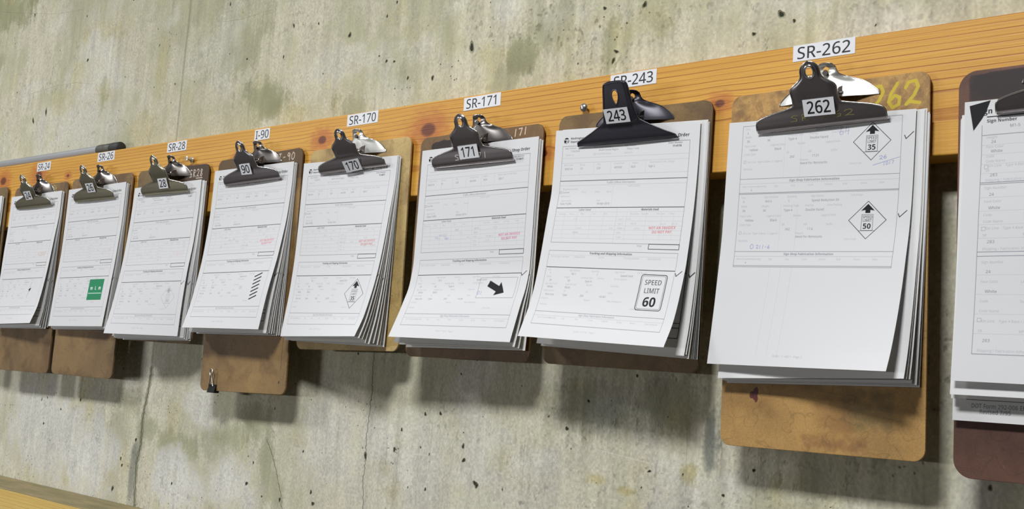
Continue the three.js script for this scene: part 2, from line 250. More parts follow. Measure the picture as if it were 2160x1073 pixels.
for (const [text, x, y, w, tilt] of RAIL_LABELS) {
  const m = tapeMaterial(text, w, 0.0188, 0.72, 0.88, 0.012);
  const l = mesh('rail_label', new THREE.BoxGeometry(w, 0.0188, 0.0004), [tapeEdge, tapeEdge, tapeEdge, tapeEdge, m, tapeEdge]);
  l.position.set(x, Y0 + y, ZRAIL + 0.00025); l.rotation.z = tilt * Math.PI / 180;
  tag(l, `white tape label printed ${text} stuck along the top of the wooden rail`, 'label', 'road number labels along the rail');
}

// ------------------------------------------------------------------ small pins in the rail
{
  const steel = std({ color: 0xc9c9c6, metalness: 0.9, roughness: 0.25 }), clear = std({ color: 0xcfcabd, metalness: 0.4, roughness: 0.25 });
  const screw = group('screw', -0.3675, Y0 - 0.0414, ZRAIL);
  mesh('shank', new THREE.CylinderGeometry(0.0017, 0.0017, 0.006, 14).rotateX(Math.PI / 2).translate(0, 0, 0.003), steel, screw);
  mesh('head', new THREE.LatheGeometry([[0, 0.0042], [0.0022, 0.004], [0.0046, 0.0028], [0.0056, 0.001], [0.0056, 0], [0, 0]].map((p) => new THREE.Vector2(...p)), 22).rotateX(Math.PI / 2).translate(0, 0, 0.006), steel, screw);
  tag(screw, 'round silver screw head in the rail above the clipboard numbered 243', 'screw');
  const pin = group('push_pin', -1.247, Y0 - 0.0418, ZRAIL);
  mesh('needle', new THREE.CylinderGeometry(0.0007, 0.0007, 0.004, 8).rotateX(Math.PI / 2).translate(0, 0, 0.002), steel, pin);
  mesh('grip', new THREE.LatheGeometry([[0, 0], [0.0052, 0], [0.0054, 0.0014], [0.0026, 0.0024], [0.0024, 0.0085], [0.0042, 0.0108], [0.0042, 0.012], [0, 0.0122]].map((p) => new THREE.Vector2(...p)), 20).rotateX(Math.PI / 2).translate(0, 0, 0.0035), clear, pin);
  tag(pin, 'small clear push pin in the rail above the clipboard numbered 28', 'push pin');
}

// ------------------------------------------------------------------ clipboards
const BW = 0.2286;
// handwriting strokes on a unit box, y down
const GLYPH = {
  '2': [[[0.05, 0.25], [0.25, 0.03], [0.7, 0.0], [0.85, 0.25], [0.6, 0.6], [0.1, 0.95], [0.35, 0.85], [0.95, 0.95]]], '6': [[[0.65, 0], [0.25, 0.4], [0.1, 0.75], [0.35, 1], [0.75, 0.9], [0.8, 0.6], [0.5, 0.5], [0.15, 0.7]]], '1': [[[0.5, 0], [0.4, 1]]], '7': [[[0.1, 0.05], [0.85, 0.02], [0.4, 1]]], 'I': [[[0.2, 0], [0.8, 0]], [[0.5, 0], [0.5, 1]], [[0.2, 1], [0.8, 1]]], '-': [[[0.2, 0.55], [0.7, 0.5]]], '9': [[[0.8, 0.15], [0.4, 0], [0.15, 0.3], [0.45, 0.5], [0.8, 0.2], [0.7, 1]]], '0': [[[0.5, 0], [0.1, 0.35], [0.15, 0.85], [0.5, 1], [0.85, 0.7], [0.85, 0.25], [0.5, 0]]], 'S': [[[0.85, 0.1], [0.4, 0], [0.15, 0.25], [0.75, 0.6], [0.7, 0.95], [0.1, 0.95]]], 'R': [[[0.2, 1], [0.2, 0], [0.7, 0.05], [0.7, 0.4], [0.2, 0.5], [0.85, 1]]], '8': [[[0.75, 0.15], [0.4, 0], [0.2, 0.25], [0.8, 0.7], [0.5, 1], [0.15, 0.75], [0.75, 0.2]]], '4': [[[0.3, 0], [0.1, 0.55], [0.85, 0.5]], [[0.7, 0.1], [0.6, 1]]],
};
function write(g, text, x, y, cw, ch, lw, style, gap = 1.18, rise = 0) { g.strokeStyle = style; g.lineWidth = lw; g.lineCap = g.lineJoin = 'round'; [...text].forEach((c, i) => { for (const s of GLYPH[c] || []) { g.beginPath(); s.forEach((p) => g.lineTo(x + i * cw * gap + p[0] * cw, y - i * rise + p[1] * ch)); g.stroke(); } }); }
function boardMaterial(h, base, seed, extra) {
  const ppm = 2200, w = Math.round(BW * ppm), hp = Math.round(h * ppm);
  const map = canvasTexture(w, hp, (g) => {
    fillNoise(g, w, hp, (i, j) => {
      const x = i / ppm, y = j / ppm, fibre = fbm(x * 900 + seed * 7, y * 900, 2), cloud = fbm(x * 16 + seed * 3.1, y * 16 + seed, 4), vein = Math.abs(fbm(x * 34 + seed, y * 34, 3) - 0.5);
      const worn = smooth(0.45, 0.75, fbm(x * 22 + seed * 9, y * 22 + 30, 4));
      const k = 0.80 + cloud * 0.34 + (fibre - 0.5) * 0.16 - smooth(0.02, 0.0, vein) * 0.10;
      return base.map((v, q) => clamp(lerp(v, v * [0.72, 0.66, 0.6][q], worn * 0.55) * k, 0, 255));
    });
    const M = (x) => (x + BW / 2) * ppm, N = (y) => -y * ppm, r = rng(seed * 31 + 5);
    for (let i = 0; i < 40; i++) { g.fillStyle = `rgba(${r() < 0.6 ? '48,28,18' : '196,160,100'},${0.15 + r() * 0.3})`; g.beginPath(); g.ellipse(r() * w, r() * hp, 1 + r() * 2.5, 0.8 + r() * 1.6, r() * 3, 0, 7); g.fill(); }
    for (let i = 0; i < 14; i++) { g.strokeStyle = `rgba(${r() < 0.5 ? '60,36,22' : '200,170,110'},${0.12 + r() * 0.2})`; g.lineWidth = 0.8 + r(); const a = r() * w, b = r() * hp; g.beginPath(); g.moveTo(a, b); g.lineTo(a + (r() - 0.5) * 90, b + (r() - 0.5) * 30); g.stroke(); }
    if (extra) extra(g, M, N, ppm, r);
  });
  return std({ map, roughness: 0.62, bumpMap: null });
}
function topBlotches(g, M, N, seed) { const r = rng(seed); for (let i = 0; i < 420; i++) { g.fillStyle = `rgba(70,48,36,${0.05 + r() * 0.09})`; g.beginPath(); g.ellipse(M(r() * 0.24 - 0.12), N(-Math.pow(r(), 1.4) * 0.075), 3 + r() * 13, 2 + r() * 8, r() * 3, 0, 7); g.fill(); } }  // dark blotches, denser towards the top of the board
function boardGeometry(h, rad) {
  const w = BW / 2, s = new THREE.Shape();
  s.moveTo(-w + rad, -h); s.lineTo(w - rad, -h); s.absarc(w - rad, -h + rad, rad, -Math.PI / 2, 0, false); s.lineTo(w, -rad); s.absarc(w - rad, -rad, rad, 0, Math.PI / 2, false); s.lineTo(-w + rad, 0); s.absarc(-w + rad, -rad, rad, Math.PI / 2, Math.PI, false); s.lineTo(-w, -h + rad); s.absarc(-w + rad, -h + rad, rad, Math.PI, Math.PI * 1.5, false);
  const g = new THREE.ExtrudeGeometry(s, { depth: 0.0022, bevelEnabled: true, bevelThickness: 0.0005, bevelSize: 0.0005, bevelOffset: -0.0005, bevelSegments: 2, curveSegments: 10 });
  g.translate(0, 0, -0.0027);
  const p = g.attributes.position, uv = g.attributes.uv; for (let i = 0; i < p.count; i++) uv.setXY(i, (p.getX(i) + w) / BW, 1 + p.getY(i) / h);
  return g;
}
// a plate given by its half-width along its length, with an optional hole; place(u, a) puts it in space
function plate(rows, half, hole, place, nc = 10) {
  const pos = [], idx = [];
  for (const side of [-1, 1]) {
    const base = pos.length / 3;
    for (const a of rows) { const w = half(a), h = Math.min(hole(a), w * 0.98); for (let c = 0; c <= nc; c++) { const u = side < 0 ? lerp(-w, -h, c / nc) : lerp(h, w, c / nc); pos.push(...place(u, a)); } }
    for (let r = 0; r < rows.length - 1; r++) for (let c = 0; c < nc; c++) { const k = base + r * (nc + 1) + c; idx.push(k, k + 1, k + nc + 2, k, k + nc + 2, k + nc + 1); }
  }
  let g = new THREE.BufferGeometry(); g.setAttribute('position', new THREE.Float32BufferAttribute(pos, 3)); g.setIndex(idx);
  g = mergeVertices(g, 1e-5); g.computeVertexNormals(); return g;
}
function edgeTube(points, r, closed) { return new THREE.TubeGeometry(new THREE.CatmullRomCurve3(points, closed, 'centripetal'), points.length * 3, r, 6, closed); }
const V = (p) => new THREE.Vector3(...p);
function rowsOf(n, len, extra = []) { const r = []; for (let i = 0; i <= n; i++) r.push(len * i / n); return [...new Set([...r, ...extra])].sort((a, b) => a - b); }
const steelDark = std({ color: 0xa39c9c, metalness: 1, roughness: 0.32, side: THREE.DoubleSide });
const steelBright = std({ color: 0xd8d8d4, metalness: 1, roughness: 0.22, side: THREE.DoubleSide });
const steelBase = std({ color: 0xe6e6e0, metalness: 0.85, roughness: 0.36, side: THREE.DoubleSide });
const steelShade = std({ color: 0x8f8a86, metalness: 1, roughness: 0.30, side: THREE.DoubleSide });  // for base plates in shadow: the shade is put into a darker steel colour
const steelOld = std({ color: 0xb8b298, metalness: 1, roughness: 0.38, side: THREE.DoubleSide });
const blackPaint = std({ color: 0x34323a, metalness: 0.35, roughness: 0.38, side: THREE.DoubleSide });
const springSteel = std({ color: 0x4a4644, metalness: 0.9, roughness: 0.4 });
// the two lever outlines: half-width against the distance from the jaw's lip
const BUTTERFLY = { len: 0.0745, half: curve([[0, 0.0748], [0.004, 0.0745], [0.009, 0.0742], [0.013, 0.0728], [0.0155, 0.0685], [0.019, 0.0570], [0.0215, 0.0450], [0.0235, 0.0350], [0.0255, 0.0280], [0.028, 0.0263], [0.036, 0.0258], [0.043, 0.0262], [0.0465, 0.0245], [0.051, 0.0185], [0.0555, 0.0130], [0.0595, 0.0112], [0.064, 0.0110], [0.0685, 0.0094], [0.0720, 0.0062], [0.0737, 0.0034], [0.0745, 0.0004]]), hc: 0.0625, hole: (a) => { const d = (a - 0.0625) / 0.0066; return Math.abs(d) < 1 ? 0.0052 * Math.sqrt(1 - d * d) : 0; }, hr: 0.0066 };
const TRAPEZOID = { len: 0.078, half: curve([[0, 0.0735], [0.004, 0.0725], [0.010, 0.060], [0.018, 0.043], [0.0255, 0.0295], [0.028, 0.0260], [0.031, 0.0250], [0.055, 0.0205], [0.072, 0.0180], [0.0755, 0.0164], [0.0775, 0.0132], [0.078, 0.009]]), hc: 0.062, hole: (a) => { const d = (a - 0.060) / (a > 0.060 ? 0.0065 : 0.0125); if (Math.abs(d) >= 1) return 0; return a > 0.060 ? 0.0049 * Math.sqrt(1 - d * d) : 0.0049 * Math.pow(1 - d * d, 0.9); }, hr: 0.0125 };
function leverPath(lipZ, lipV, topV, topZ, len) {    // (v, z) against the distance from the lip
  const zf = curve([[0, lipZ], [0.004, lipZ + 0.0030], [0.012, lipZ + 0.0062], [0.024, lipZ + 0.0105], [0.040, lerp(lipZ + 0.0105, topZ, 0.36)], [len, topZ]]), N = 300, vs = [0];
  for (let i = 1; i <= N; i++) { const a = len * i / N, b = len * (i - 1) / N, dz = zf(a) - zf(b); vs.push(vs[i - 1] + Math.sqrt(Math.max((a - b) ** 2 - dz * dz, 0))); }
  const scale = (topV - lipV) / vs[N];
  return { v: (a) => { const t = clamp(a / len) * N, i = Math.min(N - 1, Math.floor(t)); return lipV + scale * lerp(vs[i], vs[i + 1], t - i); }, z: zf };
}
function makeClip(parent, o) {
  const clip = group('clip', o.du || 0, 0, 0, parent), S = o.black ? TRAPEZOID : BUTTERFLY, main = o.black ? blackPaint : o.old ? steelOld : steelDark, rim = o.black ? std({ color: 0x5a5a60, metalness: 0.6, roughness: 0.35 }) : steelBright;
  const P = leverPath(o.lipZ ?? 0.0108, o.lipV ?? -0.049, o.topV ?? 0.0135, o.topZ ?? 0.045, S.len);
  const bulge = (u, a) => { const w = S.half(a) || 1e-3, body = smooth(0.022, 0.03, a), jaw = 1 - body; return body * 0.0016 * (1 - smooth(0.72, 1.0, Math.abs(u) / w)) + jaw * -0.0016 * (u / 0.075) ** 2 + (o.black ? smooth(0.020, 0.026, a) * 0.0015 * (1 - smooth(0.8, 1, Math.abs(u) / w)) : 0); };
  const place = (u, a) => [u, P.v(a), P.z(a) + bulge(u, a)];
  const ends = [S.hc - S.hr, S.hc + S.hr, S.hc];
  const rows = rowsOf(64, S.len, [...ends, S.hc - S.hr * 0.98, S.hc - S.hr * 0.9, 0.0005, S.len - 0.0003]);
  const lever = mesh('lever', plate(rows, S.half, S.hole, place), main, clip);
  const ring = []; for (let i = 0; i < 60; i++) { const a = S.len * (i / 59); ring.push(V(place(-S.half(a), a))); } for (let i = 59; i >= 0; i--) { const a = S.len * (i / 59); ring.push(V(place(S.half(a), a))); }
  mesh('rolled_edge', edgeTube(ring, o.black ? 0.0007 : 0.0009, false), rim, clip);
  const eye = []; for (let i = 0; i < 28; i++) { const t = i / 28 * Math.PI * 2, a = o.black ? (Math.cos(t) > 0 ? 0.060 + 0.0065 * Math.cos(t) : 0.060 + 0.0125 * Math.cos(t)) : S.hc + S.hr * Math.cos(t); eye.push(V(place(Math.sign(Math.sin(t) || 1) * (o.black ? S.hole(a) : 0.0052 * Math.abs(Math.sin(t))), a))); }
  mesh('eyelet', edgeTube(eye, o.black ? 0.0009 : 0.0015, true), o.black ? rim : steelBright, clip);
  const lip = []; for (let i = 0; i <= 24; i++) { const u = lerp(-0.0745, 0.0745, i / 24); lip.push(V([u, P.v(0) - 0.0002, P.z(0) + bulge(u, 0) - 0.0006])); }
  mesh('jaw_lip', edgeTube(lip, 0.0011, false), o.black ? blackPaint : main, clip);
  if (o.black) {
    const panel = []; for (let i = 0; i < 24; i++) { const a = lerp(0.0275, 0.0745, i / 23); panel.push(V(place(-S.half(a) + 0.0022, a))); } for (let i = 23; i >= 0; i--) { const a = lerp(0.0275, 0.0745, i / 23); panel.push(V(place(S.half(a) - 0.0022, a))); }
    mesh('raised_panel', edgeTube(panel, 0.0014, true), main, clip);
  }
  // base plate on the board: two wings rising to a tab with a hooked top
  const tabU = 0.004, BL = 0.0385, half = curve([[0, 0.0575], [0.003, 0.0565], [0.007, 0.0530], [0.012, 0.0470], [0.0165, 0.0405], [0.021, 0.0300], [0.0245, 0.0200], [0.0275, 0.0135], [0.031, 0.0115], [0.034, 0.0108], [0.0365, 0.0090], [0.038, 0.0055], [BL, 0.001]]);
  const bz = (u, a) => 0.0008 + 0.0092 * smooth(1.0, 0.15, Math.abs(u) / Math.max(half(Math.min(a, 0.024)), 1e-3)) * (1 - smooth(0.026, 0.033, a)) + smooth(0.026, 0.034, a) * 0.0072 + smooth(0.034, BL, a) * 0.005;
  const bhole = (a) => { const d = (a - 0.0315) / 0.0040; return Math.abs(d) < 1 ? 0.0034 * Math.sqrt(1 - d * d) : 0; };
  const bplace = (u, a) => [u + tabU, -0.0187 + a, bz(u, a)];
  mesh('base_plate', plate(rowsOf(40, BL, [0.0275, 0.0355, 0.0315, 0.0002]), half, bhole, bplace, 10), o.black ? blackPaint : o.bright ? steelBase : steelShade, clip);
  const bring = []; for (let i = 0; i < 36; i++) { const a = BL * i / 35; bring.push(V(bplace(-half(a), a))); } for (let i = 35; i >= 0; i--) { const a = BL * i / 35; bring.push(V(bplace(half(a), a))); }
  mesh('base_edge', edgeTube(bring, 0.0006, false), o.black ? blackPaint : steelBright, clip);
  const coil = []; for (let i = 0; i <= 110; i++) { const t = i / 110 * Math.PI * 2 * 7; coil.push(new THREE.Vector3(-0.018 + 0.036 * i / 110, -0.0165 + Math.cos(t) * 0.0042, 0.0150 + Math.sin(t) * 0.0042)); }
  mesh('spring', new THREE.TubeGeometry(new THREE.CatmullRomCurve3(coil), 330, 0.0008, 5), springSteel, clip);
  mesh('hinge_pin', new THREE.CylinderGeometry(0.0018, 0.0018, 0.054, 12).rotateZ(Math.PI / 2).translate(0, -0.0165, 0.0150), steelBright, clip);
  for (const s of [-1, 1]) {
    const ear = new THREE.Shape(); ear.moveTo(-0.0185, 0.003); ear.lineTo(-0.004, 0.002); ear.lineTo(-0.0095, 0.014); ear.quadraticCurveTo(-0.0150, 0.0215, -0.0200, 0.016); ear.closePath();
    const e = new THREE.ExtrudeGeometry(ear, { depth: 0.0010, bevelEnabled: true, bevelSize: 0.0003, bevelThickness: 0.0003, bevelSegments: 1 });
    e.applyMatrix4(new THREE.Matrix4().makeBasis(new THREE.Vector3(0, 1, 0), new THREE.Vector3(0, 0, 1), new THREE.Vector3(1, 0, 0))).translate(s * 0.0225 - 0.0005, 0, 0);
    mesh('hinge_ear', e, o.black ? blackPaint : steelDark, clip);
  }
  if (o.writing) {
    const [text, u0, u1, a0, a1, style, lw] = o.writing, nu = 16, nv = 5, pos = [], uv = [], idx = [];
    for (let b = 0; b <= nv; b++) for (let a = 0; a <= nu; a++) { const p = place(lerp(u0, u1, a / nu), lerp(a0, a1, b / nv)); pos.push(p[0], p[1], p[2] + 0.0005); uv.push(a / nu, b / nv); }
    for (let b = 0; b < nv; b++) for (let a = 0; a < nu; a++) { const k = b * (nu + 1) + a; idx.push(k, k + 1, k + nu + 2, k, k + nu + 2, k + nu + 1); }
    const g = new THREE.BufferGeometry(); g.setAttribute('position', new THREE.Float32BufferAttribute(pos, 3)); g.setAttribute('uv', new THREE.Float32BufferAttribute(uv, 2)); g.setIndex(idx); g.computeVertexNormals();
    const map = canvasTexture(512, 96, (c) => write(c, text, 12, 12, 488 / text.length / 1.15, 70, lw, style, 1.15));
    mesh('marker_writing', g, std({ map, transparent: true, roughness: 0.8, side: THREE.DoubleSide }), clip);
  }
  if (o.number) {
    const w = o.number.length > 2 ? 0.0355 : 0.0285, m = tapeMaterial(o.number, w, 0.0186, 0.70, 0.78, 0.03);
    const l = mesh('number_label', new THREE.BoxGeometry(w, 0.0186, 0.0004), [tapeEdge, tapeEdge, tapeEdge, tapeEdge, m, tapeEdge], clip);
    let a0 = 0; while (P.v(a0) < o.numV && a0 < S.len) a0 += 0.0005;
    const a1 = a0 + 0.006, a2 = a0 - 0.006, sl = Math.atan2(P.z(a1) - P.z(Math.max(a2, 0)), P.v(a1) - P.v(Math.max(a2, 0)));
    l.position.set(o.numU, P.v(a0), P.z(a0) + (o.black ? 0.0042 : 0.0028)); l.rotation.set(sl, 0, (o.numT || 0) * Math.PI / 180, 'ZXY');
    l.userData.label = `white tape label printed ${o.number}`;
  }
  return clip;
}
const yellowChalk = 'rgba(206,184,44,0.92)', whiteChalk = 'rgba(226,212,196,0.92)';
const LETTER = 0.3175;
// name, centre x, top y, tilt in degrees, height, board colour, clip, label
const BOARDS = [
  { id: '23', x: -2.058, y: -0.0500, t: 0.3, h: 0.393, c: [128, 106, 66], clip: { old: true }, label: 'brown hardboard clipboard cut off by the left edge of the photo, beside clipboard 24' },
  { id: '24', x: -1.7929, y: -0.0552, t: 0.52, h: 0.394, c: [132, 106, 68], clip: { number: '24', numU: -0.0015, numV: -0.0268, old: true }, label: 'brown hardboard clipboard whose clip is numbered 24, with a faint yellow scrawl',
    extra: (g, M, N, p) => { topBlotches(g, M, N, 3); write(g, '24', M(0.050), N(-0.004), 0.012 * p, 0.014 * p, 0.0016 * p, 'rgba(190,170,96,0.75)', 0.7); } },
  { id: '26', x: -1.5479, y: -0.0524, t: 0.08, h: 0.395, c: [137, 110, 70], clip: { number: '26', numU: 0.0045, numV: -0.0282, old: true }, label: 'brown hardboard clipboard whose clip is numbered 26, holding the form with a green sign',
    extra: (g, M, N) => topBlotches(g, M, N, 5) },
  { id: '28', x: -1.3002, y: -0.0529, t: -0.35, h: 0.32, c: [120, 96, 58], clip: { number: '28', numU: 0.0075, numV: -0.0342, old: true, lipV: -0.0495 }, label: 'brown hardboard clipboard whose clip is numbered 28, with SR28 hand lettered in its corner',
    extra: (g, M, N, p) => { g.fillStyle = 'rgba(64,46,34,0.85)'; g.beginPath(); g.ellipse(M(0.075), N(-0.02), 0.055 * p, 0.028 * p, 0, 0, 7); g.fill(); write(g, 'SR28', M(0.056), N(-0.0085), 0.0085 * p, 0.0135 * p, 0.0016 * p, whiteChalk, 1.25); g.beginPath(); g.moveTo(M(0.077), N(-0.0245)); g.lineTo(M(0.096), N(-0.0245)); g.stroke(); } },
  { id: '90', x: -1.0439, y: -0.0488, t: 1.4, h: 0.399, c: [142, 113, 68], clip: { number: '90', numU: -0.003, numV: -0.0300, numT: -2 }, label: 'brown hardboard clipboard whose clip is numbered 90, with I-90 hand lettered in its corner',
    extra: (g, M, N, p) => { g.fillStyle = 'rgba(84,64,38,0.8)'; g.fillRect(0, 0, M(0.12), N(-0.05)); write(g, 'I-90', M(0.052), N(-0.0055), 0.0092 * p, 0.0125 * p, 0.0015 * p, whiteChalk, 1.22); g.fillStyle = 'rgba(40,28,20,0.9)'; g.beginPath(); g.ellipse(M(0.097), N(-0.380), 3, 5, 0, 0, 7); g.fill(); g.strokeStyle = 'rgba(70,50,30,0.8)'; g.lineWidth = 2; g.beginPath(); g.moveTo(M(0.1005), N(-0.30)); g.lineTo(M(0.0995), N(-0.36)); g.stroke(); } },
  { id: '170', x: -0.7947, y: -0.0523, t: 1.12, h: 0.3175, c: [196, 168, 108], clip: { bright: true, number: '170', numU: 0.0075, numV: -0.0384, lipV: -0.0425, numT: 3, stamp: true }, label: 'pale tan hardboard clipboard, the lightest one, whose clip is numbered 170' },
  { id: '171', x: -0.5455, y: -0.0557, t: 0.09, h: 0.3175, c: [126, 96, 58], clip: { number: '171', numU: 0.001, numV: -0.0346, numT: 1, writing: ['SR 171', -0.030, 0.036, 0.0065, 0.0175, 'rgba(226,222,214,0.95)', 8] }, label: 'brown hardboard clipboard whose clip is numbered 171, with a black ink blot in its corner',
    extra: (g, M, N, p, r) => { g.fillStyle = 'rgba(42,28,22,0.92)'; for (let i = 0; i < 9; i++) { g.beginPath(); g.ellipse(M(-0.083 + (i % 5) * 0.008 + r() * 0.003), N(-0.0115 - r() * 0.005), 0.009 * p, 0.0055 * p, r() * 0.4 - 0.2, 0, 7); g.fill(); } write(g, '171', M(0.062), N(-0.0040), 0.0075 * p, 0.0098 * p, 0.0015 * p, 'rgba(232,206,190,0.95)', 1.15, 0.0008 * p); g.fillStyle = 'rgba(40,26,16,0.9)'; g.beginPath(); g.ellipse(M(0.098), N(-0.293), 5, 9, 0.5, 0, 7); g.fill(); } },
  { id: '243', x: -0.2913, y: -0.0510, t: -0.6, h: 0.323, c: [124, 98, 58], clip: { number: '243', numU: -0.002, numV: -0.0160, black: true, lipV: -0.0440, topV: 0.0235, topZ: 0.043 }, label: 'brown hardboard clipboard with a black trapezoid clip numbered 243' },
  { id: '262', x: -0.0381, y: -0.0511, t: 0.67, h: 0.4, c: [182, 142, 80], clip: { bright: true, number: '262', numU: 0.0035, numV: -0.0316, numT: -1, writing: ['SR 262', -0.034, 0.044, 0.007, 0.0165, 'rgba(150,140,70,0.7)', 7] }, label: 'ochre hardboard clipboard whose clip is numbered 262, with 262 hand painted in yellow',
    extra: (g, M, N, p, r) => {
      for (let i = 0; i < 900; i++) { const y = r() * 0.12; g.fillStyle = `rgba(94,68,44,${0.07 + 0.10 * r()})`; g.beginPath(); g.ellipse(M(r() * 0.24 - 0.12), N(-y), 4 + r() * 16, 3 + r() * 10, r() * 3, 0, 7); g.fill(); }
      write(g, '262', M(0.051), N(-0.0105), 0.0165 * p, 0.0255 * p, 0.0036 * p, yellowChalk, 1.12, 0.0006 * p);
      g.fillStyle = 'rgba(82,30,34,0.85)'; for (const [a, b, c, d] of [[0, 0, 7, 16], [-9, 4, 6, 9], [3, 14, 4, 8]]) { g.beginPath(); g.ellipse(M(-0.0725) + a, N(-0.341) + b, c, d, 0.2, 0, 7); g.fill(); }
      for (let i = 0; i < 200; i++) { g.fillStyle = `rgba(96,84,52,${0.04 + r() * 0.05})`; g.beginPath(); g.ellipse(M(0.055 + (r() - 0.5) * 0.05), N(-0.352 + (r() - 0.5) * 0.04), 6 + r() * 12, 4 + r() * 9, r() * 3, 0, 7); g.fill(); } for (let i = 0; i < 90; i++) { g.fillStyle = `rgba(110,72,42,${0.05 + r() * 0.05})`; g.beginPath(); g.ellipse(M(0.02 + (r() - 0.5) * 0.07), N(-0.388 + (r() - 0.5) * 0.012), 6 + r() * 12, 4 + r() * 7, r() * 3, 0, 7); g.fill(); } } },
  { id: '283', x: 0.2193, y: -0.0560, t: 0.4, h: 0.404, c: [104, 70, 54], rad: 0.018, clip: {}, label: 'dark reddish brown hardboard clipboard cut off by the right edge of the photo',
    extra: (g, M, N, p, r) => { for (let i = 0; i < 60; i++) { g.strokeStyle = `rgba(40,28,26,${0.3 + r() * 0.3})`; g.lineWidth = 8 + r() * 14; g.beginPath(); const y = N(-0.006 - r() * 0.022); g.moveTo(M(-0.105 + r() * 0.02), y); g.lineTo(M(-0.03 + r() * 0.05), y - 8 + r() * 10); g.stroke(); } } },
];
const NAILS = { '23': 'the form cut off at the left', '24': 'the small black arrow form', '26': 'the green sign form', '28': 'the faint diamond form', '90': 'the striped bar form', '170': 'the pale tan board', '171': 'the black ink blot', '243': 'the black trapezoid clip', '262': 'the yellow painted number', '283': 'the black paper corner' };
const nailM = std({ color: 0x55504a, metalness: 0.8, roughness: 0.45 });
for (const b of BOARDS) {
  const t = group('clipboard', b.x, Y0 + b.y, 0); t.rotation.z = b.t * Math.PI / 180;
  mesh('board', boardGeometry(b.h, b.rad || 0.0125), boardMaterial(b.h, b.c, Number(b.id) % 97 + 3, b.extra), t);
  makeClip(t, b.clip);
  tag(t, b.label, 'clipboard', 'clipboards hung along the wooden rail');
  const n = group('nail', b.x + 0.0052, Y0 + b.y + 0.0088, ZRAIL);
  mesh('shank', new THREE.CylinderGeometry(0.0014, 0.0014, 0.019, 10).rotateX(Math.PI / 2).translate(0, 0, 0.0095), nailM, n);
  mesh('head', new THREE.CylinderGeometry(0.0032, 0.0032, 0.0012, 16).rotateX(Math.PI / 2).translate(0, 0, 0.0194), nailM, n);
  tag(n, `dark steel nail holding up the clipboard with ${NAILS[b.id]}`, 'nail', 'nails that hold the clipboards');
}

// ------------------------------------------------------------------ the printed forms
const PW = 0.2159, PH = 0.2794;
const INK = 'rgba(78,78,92,0.62)', THIN = 'rgba(128,128,146,0.40)', FAINT = 'rgba(126,126,142,0.40)';
function tinyWords(g, rnd, x, y, w, size, words) { g.font = `${size}px sans-serif`; g.fillStyle = FAINT; g.textAlign = 'left'; let k = 0; for (const t of words) { g.fillText(t, x + w * k / words.length, y); k++; } }
const DIAMOND = (top, number) => (g, cx, cy, s, alpha = 1) => {
  g.save(); g.globalAlpha = alpha; g.strokeStyle = '#26262c'; g.lineWidth = 2.2; g.beginPath(); g.moveTo(cx, cy - s); g.lineTo(cx + s, cy); g.lineTo(cx, cy + s); g.lineTo(cx - s, cy); g.closePath(); g.stroke();
  g.fillStyle = '#17171b'; g.beginPath(); g.moveTo(cx, cy - s * 0.86); g.lineTo(cx + s * 0.36, cy - s * 0.50); g.lineTo(cx + s * 0.13, cy - s * 0.54); g.lineTo(cx + s * 0.13, cy - s * 0.38); g.lineTo(cx - s * 0.13, cy - s * 0.38); g.lineTo(cx - s * 0.13, cy - s * 0.54); g.lineTo(cx - s * 0.36, cy - s * 0.50); g.closePath(); g.fill();
  g.lineWidth = 1.3; g.strokeRect(cx - s * 0.30, cy - s * 0.30, s * 0.60, s * 0.84); g.beginPath(); g.moveTo(cx - s * 0.42, cy + s * 0.56); g.lineTo(cx + s * 0.42, cy + s * 0.56); g.stroke();
  g.textAlign = 'center'; g.font = `${s * 0.19}px sans-serif`; g.fillText('SPEED', cx, cy - s * 0.10); g.fillText('LIMIT', cx, cy + s * 0.09); g.font = `bold ${s * 0.40}px sans-serif`; g.fillText(number, cx, cy + s * 0.46); g.restore();
};
function logo(g, x, y, r) { g.fillStyle = '#1b1b20'; g.beginPath(); g.arc(x, y, r, 0, 7); g.fill(); g.strokeStyle = '#f4f4f2'; g.lineWidth = r * 0.26; g.beginPath(); g.moveTo(x - r * 0.9, y - r * 0.35); g.lineTo(x + r * 0.95, y - r * 0.35); g.moveTo(x + r * 0.1, y - r * 0.2); g.quadraticCurveTo(x + r * 0.1, y + r * 0.4, x - r * 0.35, y + r); g.moveTo(x + r * 0.62, y - r * 0.2); g.quadraticCurveTo(x + r * 0.55, y + r * 0.4, x + r * 0.2, y + r); g.stroke(); }
function tick(g, x, y, s, style = '#2a2a30') { g.strokeStyle = style; g.lineWidth = 3; g.lineCap = 'round'; g.beginPath(); g.moveTo(x - s * 0.4, y - s * 0.1); g.lineTo(x - s * 0.2, y + s * 0.35); g.lineTo(x + s * 0.7, y - s * 0.5); g.stroke(); }
